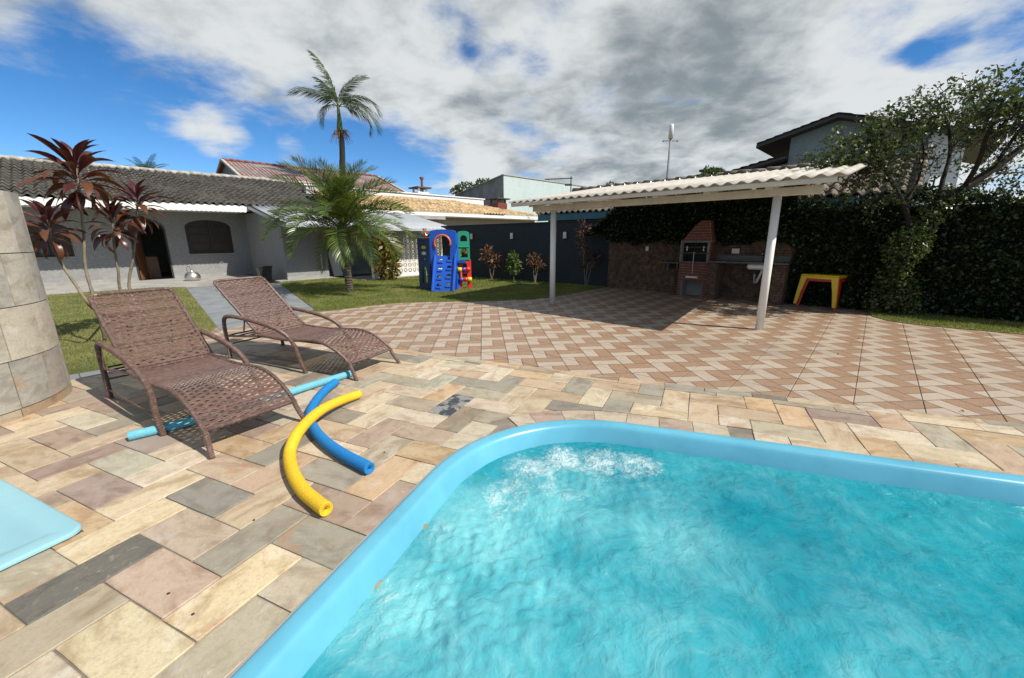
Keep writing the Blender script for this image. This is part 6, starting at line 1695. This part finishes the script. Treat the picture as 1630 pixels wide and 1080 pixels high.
# ------------------------------------------------------------------ palms
def frond_mesh(L, droop, nl, ll, seed, hang=.5, vee=.5, mat=None, stemfrac=.14, curl=1.0):
    """arched rachis along +x with leaflet pairs"""
    rg = np.random.default_rng(seed); m = MB(); n = 22; P = []; p = Vector((0, 0, 0))
    for i in range(n + 1):
        t = i / n; a = -droop * t ** 1.35
        if i: p = p + Vector((math.cos(a), 0, math.sin(a))) * (L / n)
        P.append(p.copy())
    m.tube(P, [.018 * (1 - .85 * i / n) * (L / 2) ** .5 + .002 for i in range(n + 1)], 5)
    for k in range(nl):
        t = stemfrac + (1 - stemfrac) * (k + .5) / nl; i = min(n - 1, int(t * n)); f = t * n - i
        o = P[i].lerp(P[i + 1], f); d = (P[i + 1] - P[i]).normalized(); up = Vector((-d.z, 0, d.x))
        ln = ll * (.55 + .6 * math.sin(math.pi * min(1, t * .8 + .14)) ** .8) * (1 if t < .9 else .75)
        for sd in (-1, 1):
            s = (Vector((0, sd, 0)) * (.95 - .35 * t) + d * (.35 + .55 * t) + up * vee * rg.uniform(.4, 1.2)).normalized()
            w = .0125 * ll / .4 * rg.uniform(.8, 1.2); l = ln * rg.uniform(.85, 1.1); nn = s.cross(d).normalized()
            q = o; pts = [q]; dirv = s.copy()
            for sgm in range(3):
                dirv = (dirv + Vector((0, 0, -hang * rg.uniform(.25, .6) * (sgm + .4)))).normalized(); q = q + dirv * (l / 3); pts.append(q)
            wd = d * 1.0
            vs = [pts[0] - wd * w * .4, pts[0] + wd * w * .4, pts[1] + wd * w, pts[1] - wd * w, pts[2] + wd * w * .75, pts[2] - wd * w * .75, pts[3]]
            m.add(vs, [(0, 1, 2, 3), (3, 2, 4, 5), (5, 4, 6)])
    me = m.mesh('frond'); me.materials.append(mat); return me
# short palm on the lawn
pb_ = gp(557, 466)
palm = thing('short_palm', 'short feathery palm on the lawn with long arching fronds', 'palm tree', pb_)
tp_ = [pb_ + Vector((0, 0, -.05)), atY(556, 455, pb_.y), atY(552, 425, pb_.y), atY(548, 395, pb_.y), atY(546, 372, pb_.y)]
P = smooth_path(tp_, 14); m = MB(); k = len(P)
m.tube(P, [(.135 if i < 4 else .10) * (1 + (.13 if i % 2 else -.06)) * (1 + .25 * max(0, 1 - i / 6)) for i in range(k)], 12); put('trunk', m, M['palm_bark'], palm)
m = MB(); rg = random.Random(4)
for i in range(46):                               # cut frond bases on the trunk
    t = (i + .5) / 46; p = P[int(t * (k - 1))]; a = i * 2.399; d = Vector((math.cos(a), math.sin(a), .8)).normalized()
    m.tube([p + d * .06, p + d * .145], [.035, .018], 5)
put('leaf_base', m, M['palm_bark'], palm, kind='stuff')
ct = P[-1]
fm = [frond_mesh(2.1, d, 60, .44, 10 + i, .34, .6, M['palm_leaf'], .16) for i, d in enumerate((.8, 1.2, 1.55, 1.8))]
for i in range(46):
    t = i / 45; az = i * 2.399 + rg.uniform(-.2, .2); el = R_(86 - 78 * t ** .9 + rg.uniform(-7, 7)); dk = min(3, int(t * 3 + rg.uniform(0, 1.2)))
    s = (.86 + .16 * math.sin(math.pi * min(1, .25 + t * .7))) * rg.uniform(.88, 1.08)
    put('frond', fm[dk], None, palm, mx=Matrix.Translation(ct + Vector((0, 0, .22 * (1 - t)))) @ Matrix.Rotation(az, 4, 'Z') @ Matrix.Rotation(-el, 4, 'Y') @ Matrix.Rotation(rg.uniform(-.4, .4), 4, 'X') @ Matrix.Scale(s, 4))
m = MB()
for i in range(9):
    a = i * 2.4; d = Vector((math.cos(a), math.sin(a), -.15)); b = ct + d * .2 + Vector((0, 0, .15))
    for j in range(9):
        e = b + d * rg.uniform(.25, .6) + Vector((rg.gauss(0, .1), rg.gauss(0, .1), rg.uniform(-.45, -.05))); m.tube([b, (b + e) / 2 + Vector((0, 0, .06)), e], [.01, .008, .004], 4)
put('dry_fruit_stalk', m, M['palm_dead'], palm)
# tall palm behind
TY = 27
tall = thing('tall_palm', 'tall slender palm rising behind the roofs', 'palm tree', (atY(546, 300, TY).x, TY, 0))
P = smooth_path([(atY(547, 300, TY).x, TY, -.08), atY(546, 285, TY), atY(545, 250, TY), atY(544, 225, TY), atY(541, 208, TY)], 10); k = len(P)
m = MB(); m.tube(P, [.19 - .05 * i / k for i in range(k)], 10); put('trunk', (m, True), M['bark'], tall)
cs = smooth_path([atY(541, 210, TY), atY(540, 190, TY), atY(538, 168, TY)], 6); m = MB(); m.tube(cs, [.15, .18, .17, .16, .15, .13, .12, .11, .10, .09, .08, .07, .06], 10); put('crown_shaft', (m, True), M['shrub_leaf'], tall)
ct = cs[-2]
tm_ = [frond_mesh(3.0, d, 56, .85, 40 + i, 1.2, .3, M['palm_dark'], .14) for i, d in enumerate((.7, 1.3, 2.0))]
rg = random.Random(9)
for az, el, dk, s in ((3.3, 86, 0, 1.0), (2.9, 70, 0, .72), (.2, 74, 1, .85), (3.3, 44, 1, .92), (2.8, 26, 2, .8), (-.1, 40, 2, 1.0), (-.4, 18, 2, 1.08), (.3, 8, 2, .92), (4.5, 48, 1, .7), (1.6, 55, 1, .7)):
    put('frond', tm_[dk], None, tall, mx=Matrix.Translation(ct) @ Matrix.Rotation(az, 4, 'Z') @ Matrix.Rotation(-R_(el), 4, 'Y') @ Matrix.Rotation(rg.uniform(-.4, .4), 4, 'X') @ Matrix.Scale(s, 4))
m = MB(); b = cs[0]
for i in range(70):
    a = rg.uniform(0, 6.28); e = b + Vector((math.cos(a) * rg.uniform(.2, .75), math.sin(a) * .5, rg.uniform(-.75, -.05))); m.tube([b, (b + e) / 2 + Vector((math.cos(a) * .12, 0, .16)), e], [.02, .012, .006], 4)
put('fruit_stalk', m, M['palm_dead'], tall)
# palm crown peeping over the house roof
o = atY(232, 268, 30); pk = thing('palm_behind_roof', 'green palm crown peeping over the grey roof ridge', 'palm tree', (o.x, 30, 0))
m = MB(); m.tube([(o.x, 30, -.08), (o.x, 30, o.z - .4)], [.2, .14], 8); put('trunk', m, M['bark'], pk)
pm_ = [frond_mesh(2.1, d, 40, .55, 60 + i, .5, .4, M['far_leaf'], .12) for i, d in enumerate((.6, 1.2))]
for i in range(15):
    put('frond', pm_[i % 2], None, pk, mx=Matrix.Translation((o.x, 30, o.z - .5)) @ Matrix.Rotation(i * 2.399, 4, 'Z') @ Matrix.Rotation(-R_(75 - 3.5 * i), 4, 'Y') @ Matrix.Scale(random.uniform(.6, .8), 4))

# ------------------------------------------------------------------ leaning tree at the right
tb_ = gp(1416, 499)
tree = thing('leaning_tree', 'leaning tree with an ivy clad trunk in front of the hedge wall', 'tree', tb_)
def tpt(px, py, dy=0): return atY(px, py, 7.75 + dy)
trunk = [tb_ + Vector((0, 0, -.1)), tb_ + Vector((.02, 0, .25)), tpt(1432, 420), tpt(1452, 375), tpt(1492, 335), tpt(1532, 302), tpt(1580, 270, -.05), tpt(1625, 236, -.1), tpt(1690, 190, -.2)]
P = smooth_path(trunk, 7); k = len(P); m = MB(); m.tube(P, [.125 * (1 - .8 * i / k) + .012 for i in range(k)], 10); put('trunk', (m, True), M['bark'], tree)
BR_ = [  # (path, start radius)
 ([tpt(1492, 335), tpt(1500, 290, .1), tpt(1512, 245, .2), tpt(1508, 195, .2), tpt(1490, 160, .2)], .038),
 ([tpt(1532, 302), tpt(1556, 262, -.4), tpt(1572, 215, -.7), tpt(1588, 178, -1.0), tpt(1603, 146, -1.1)], .04),
 ([tpt(1512, 245, .2), tpt(1535, 210, .3), tpt(1552, 175, .4), tpt(1545, 155, .4)], .022),
 ([tpt(1580, 270, -.05), tpt(1612, 222, -.5), tpt(1640, 190, -.9), tpt(1680, 160, -1.1)], .03),
 ([tpt(1452, 375), tpt(1440, 330, .1), tpt(1420, 290, .2), tpt(1395, 250, .2), tpt(1372, 215, .2)], .045),
 ([tpt(1420, 290, .2), tpt(1385, 275, .1), tpt(1345, 262, .1), tpt(1312, 248, .1)], .024),
 ([tpt(1395, 250, .2), tpt(1405, 215, .0), tpt(1400, 185, .0)], .018),
 ([tpt(1440, 330, .1), tpt(1462, 285, .3), tpt(1470, 240, .35), tpt(1462, 205, .4)], .022),
 ([tpt(1532, 302), tpt(1580, 285, .2), tpt(1610, 265, .3)], .016), ([tpt(1625, 236, -.1), tpt(1640, 205, -.7), tpt(1650, 160, -1.2)], .018),
 ([tpt(1572, 215, -.7), tpt(1600, 195, -1.0), tpt(1625, 150, -1.3)], .016), ([tpt(1508, 195, .2), tpt(1475, 195, .0), tpt(1450, 185, 0)], .014)]
tips = []; rg = random.Random(12); tw_ = MB()
for path, r in BR_:
    Q = smooth_path(path, 6); m = MB(); k = len(Q); m.tube(Q, [r * (1 - .75 * i / k) + .004 for i in range(k)], 7); put('branch', (m, True), M['bark'], tree)
    tips += Q[k // 3:]
# twigs grow from the branches; leaves sit along the twigs
LP = []
def twig(o, d, l, gen):
    n = max(3, int(l / .05)); p = o.copy(); pts = [p.copy()]
    for i in range(n):
        d = (d + Vector((rg.gauss(0, .18), rg.gauss(0, .18), rg.gauss(0, .14) - .01))).normalized(); p = p + d * (l / n); pts.append(p.copy())
        if gen and rg.random() < .32: twig(p, (d + Vector((rg.gauss(0, .7), rg.gauss(0, .7), rg.gauss(0, .5)))).normalized(), l * rg.uniform(.35, .65), gen - 1)
        if i > n * .15:
            for _ in range(rg.choice((1, 1, 2, 2))): LP.append((p.x + rg.gauss(0, .025), p.y + rg.gauss(0, .025), p.z + rg.gauss(0, .025)))
    if len(pts) > 2: tw_.tube(pts[::2] if len(pts) > 4 else pts, .0045, 3, caps=False)
for q in tips:
    for _ in range(rg.choice((1, 2, 2))):
        twig(q, Vector((rg.gauss(0, .8), rg.gauss(0, .8), rg.gauss(.25, .6))).normalized(), rg.uniform(.25, .6), 2)
for px, py, rx, rz_2, nn in ((1385, 255, .58, .34, 34), (1340, 262, .40, .25, 18), (1405, 300, .42, .34, 22), (1300, 255, .22, .12, 7), (1400, 225, .5, .26, 24), (1445, 215, .4, .22, 20), (1380, 300, .4, .2, 10), (1560, 172, .5, .26, 8), (1608, 152, .5, .28, 12), (1530, 205, .4, .2, 5), (1600, 190, .35, .25, 6), (1340, 220, .25, .2, 8), (1475, 170, .3, .2, 10), (1440, 255, .3, .3, 12)):
    c = tpt(px, py, .15 if px < 1500 else -.9)
    for _ in range(nn):
        v = Vector((rg.gauss(0, .5) * rx, rg.gauss(0, .5) * rx * .9, rg.gauss(0, .5) * rz_2)); twig(c + v, (v.normalized() + Vector((0, 0, .3)) + Vector((rg.gauss(0, .4), rg.gauss(0, .4), rg.gauss(0, .4)))).normalized(), rg.uniform(.18, .42), 1)
gap = tpt(1490, 275); LP = [q for q in LP if (Vector((q[0], 0, q[2])) - Vector((gap.x, 0, gap.z))).length > .55 or rg.random() < .10]
put('twig', tw_, M['bark'], tree, kind='stuff')
put('crown', quad_mesh('crown', leaves(np.array(LP), .066, None, 1, .5, .62)), M['tree_leaf'], tree, kind='stuff')
print('tree leaves', len(LP))
IV = []
Q = smooth_path(trunk[:6], 30)
for i, q in enumerate(Q):
    t = i / len(Q); rad = .17 + .13 * math.sin(t * 9) ** 2 + (.1 if t < .35 else 0)
    for _ in range(52 if t < .75 else 20):
        a = rg.uniform(0, 6.28); r = rad * rg.uniform(.5, 1.15); IV.append((q.x + math.cos(a) * r, q.y + math.sin(a) * r, max(.02, q.z + rg.gauss(0, .05))))
put('ivy', quad_mesh('ivy', leaves(np.array(IV), .066, None, 1, .5, .6)), M['tree_leaf'], tree, kind='stuff')

# ------------------------------------------------------------------ small planting
def shrub(name, label, base, stems, crowns, mat, size, group=None, cat='shrub', wid=.5):
    t = thing(name, label, cat, base, 0, group); m = MB()
    for P_ in stems: m.tube(smooth_path(P_, 4), .014, 5)
    put('stem', m, M['bark_pale'], t); pts = []; out = []
    for c, rx, rz3, n in crowns:
        for _ in range(n):
            d = Vector((rg.gauss(0, 1), rg.gauss(0, 1), rg.gauss(0, 1))).normalized(); r = rg.uniform(.35, 1) ** .6; pts.append((c.x + d.x * rx * r, c.y + d.y * rx * r, c.z + d.z * rz3 * r)); out.append((d.x, d.y, d.z + .3))
    put('foliage', quad_mesh('foliage', leaves(np.array(pts), size, np.array(out), .5, .25, wid)), mat, t, kind='stuff'); return t
b = pl(783, 445, GWF((0, .5, 0)), GWF.n); b.z = 0
def up(b, z, dx=0, dy=0): return Vector((b.x + dx, b.y + dy, z))
shrub('croton', 'spindly reddish croton on two bare stems by the dark wall, nearest the play tower', b, [[b, up(b, .3, -.06), up(b, .65, -.1)], [b, up(b, .4, .08), up(b, .6, .1)]], [(up(b, .85, -.12), .22, .22, 90), (up(b, .72, .12), .22, .2, 80), (up(b, 1.05, -.18), .14, .12, 40)], M['croton'], .17, 'crotons by the dark wall')
b = pl(818, 445, GWF((0, .55, 0)), GWF.n); b.z = 0; shrub('green_shrub', 'bright green rounded shrub between two reddish crotons by the dark wall', b, [[b, up(b, .25), up(b, .5, .04)]], [(up(b, .55), .25, .28, 200), (up(b, .82, -.02), .18, .2, 120)], M['shrub_leaf'], .13)
b = pl(852, 447, GWF((0, .55, 0)), GWF.n); b.z = 0; shrub('croton', 'reddish croton on pale stems by the dark wall, nearest the shelter post', b, [[b, up(b, .3, -.05), up(b, .6, -.06)], [b, up(b, .3, .04), up(b, .55, .08)], [b, up(b, .3), up(b, .6)]], [(up(b, .78, -.05), .2, .2, 100), (up(b, .62, .12), .18, .14, 60)], M['croton'], .15, 'crotons by the dark wall')
b = pl(932, 455, GWF((0, .4, 0)), GWF.n); b.z = 0; shrub('dracaena', 'thin dark dracaena with several stems in the shade of the shelter', b, [[b, up(b, .6, -.06), up(b, 1.3, -.12), up(b, 1.75, -.12)], [b, up(b, .4, .12), up(b, .9, .2)], [b, up(b, .4, .02), up(b, .75, .06)]], [(up(b, 1.7, -.12), .17, .2, 60), (up(b, 1.25, -.1), .15, .15, 40), (up(b, .95, .2), .17, .16, 50), (up(b, .7, .05), .14, .14, 40)], M['croton'], .22, None, 'plant', .2)
b = gp(618, 446); shrub('variegated_shrub', 'large variegated shrub in front of the breeze block screen', b, [[b, up(b, .4, -.1), up(b, .8, -.1)], [b, up(b, .4, .1), up(b, .7, .2)]], [(up(b, .55), .38, .5, 330), (up(b, 1.15, .05), .42, .36, 230), (up(b, 1.45, -.05), .3, .25, 110)], M['croton_yellow'], .30, None, 'shrub', .32)
o = atY(742, 300, 40); shrub('distant_tree', 'dark green treetop showing beside the tall mint building', (o.x, 40, 0), [[(o.x, 40, 0), (o.x, 40, 3), (o.x, 40, o.z)]], [(Vector((o.x, 40, o.z)), 1.0, .45, 320), (Vector((o.x + 1.6, 40, o.z + .35)), .8, .4, 220), (Vector((o.x - .8, 40, o.z - .2)), .7, .35, 160)], M['far_leaf'], .28, None, 'tree')
o = atY(1130, 281, 14.5); shrub('creeper', 'small leafy bush beside the tiled chimney over the shelter roof', (o.x, 14.5, 2.0), [[(o.x, 14.5, 2.0), (o.x, 14.5, 2.8), (o.x, 14.5, o.z)]], [(Vector((o.x, 14.5, o.z + .02)), .36, .24, 220)], M['far_leaf'], .12, None, 'bush')
o = atY(973, 296, 30); shrub('distant_tree', 'small dark treetop just left of the shelter ridge', (o.x, 30, 0), [[(o.x, 30, 0), (o.x, 30, 2), (o.x, 30, o.z)]], [(Vector((o.x, 30, o.z - .05)), .45, .25, 120)], M['far_leaf'], .2, None, 'tree')
# fallen leaves on the patio
m = []
for px, py in ((1197, 590), (1290, 545), (1366, 541), (1352, 548), (1416, 632), (1470, 580), (1474, 632), (1535, 657), (1402, 540), (1560, 600), (1490, 560), (1333, 566), (1255, 560), (1189, 548), (1203, 545), (1600, 560), (1440, 590)):
    q = gp(px, py, .004); m.append((q.x, q.y, q.z))
put('fallen_leaves', quad_mesh('fallen_leaves', leaves(np.array(m), .045, np.tile((1, 0, 0.3), (len(m), 1)), .5, .1, .5)), M['palm_dead'], kind='stuff')
# dark discs on a few paving slabs, painting the shade inside drain holes
for px, py in ((268, 945), (307, 978), (404, 828), (612, 720)):
    q = gp(px, py, .0142); m = MB(); m.lathe([(.007, -.001), (.007, .0006), (.003, .0004)], q, 10); put('drain_hole_shade', m, M['void'], deck)
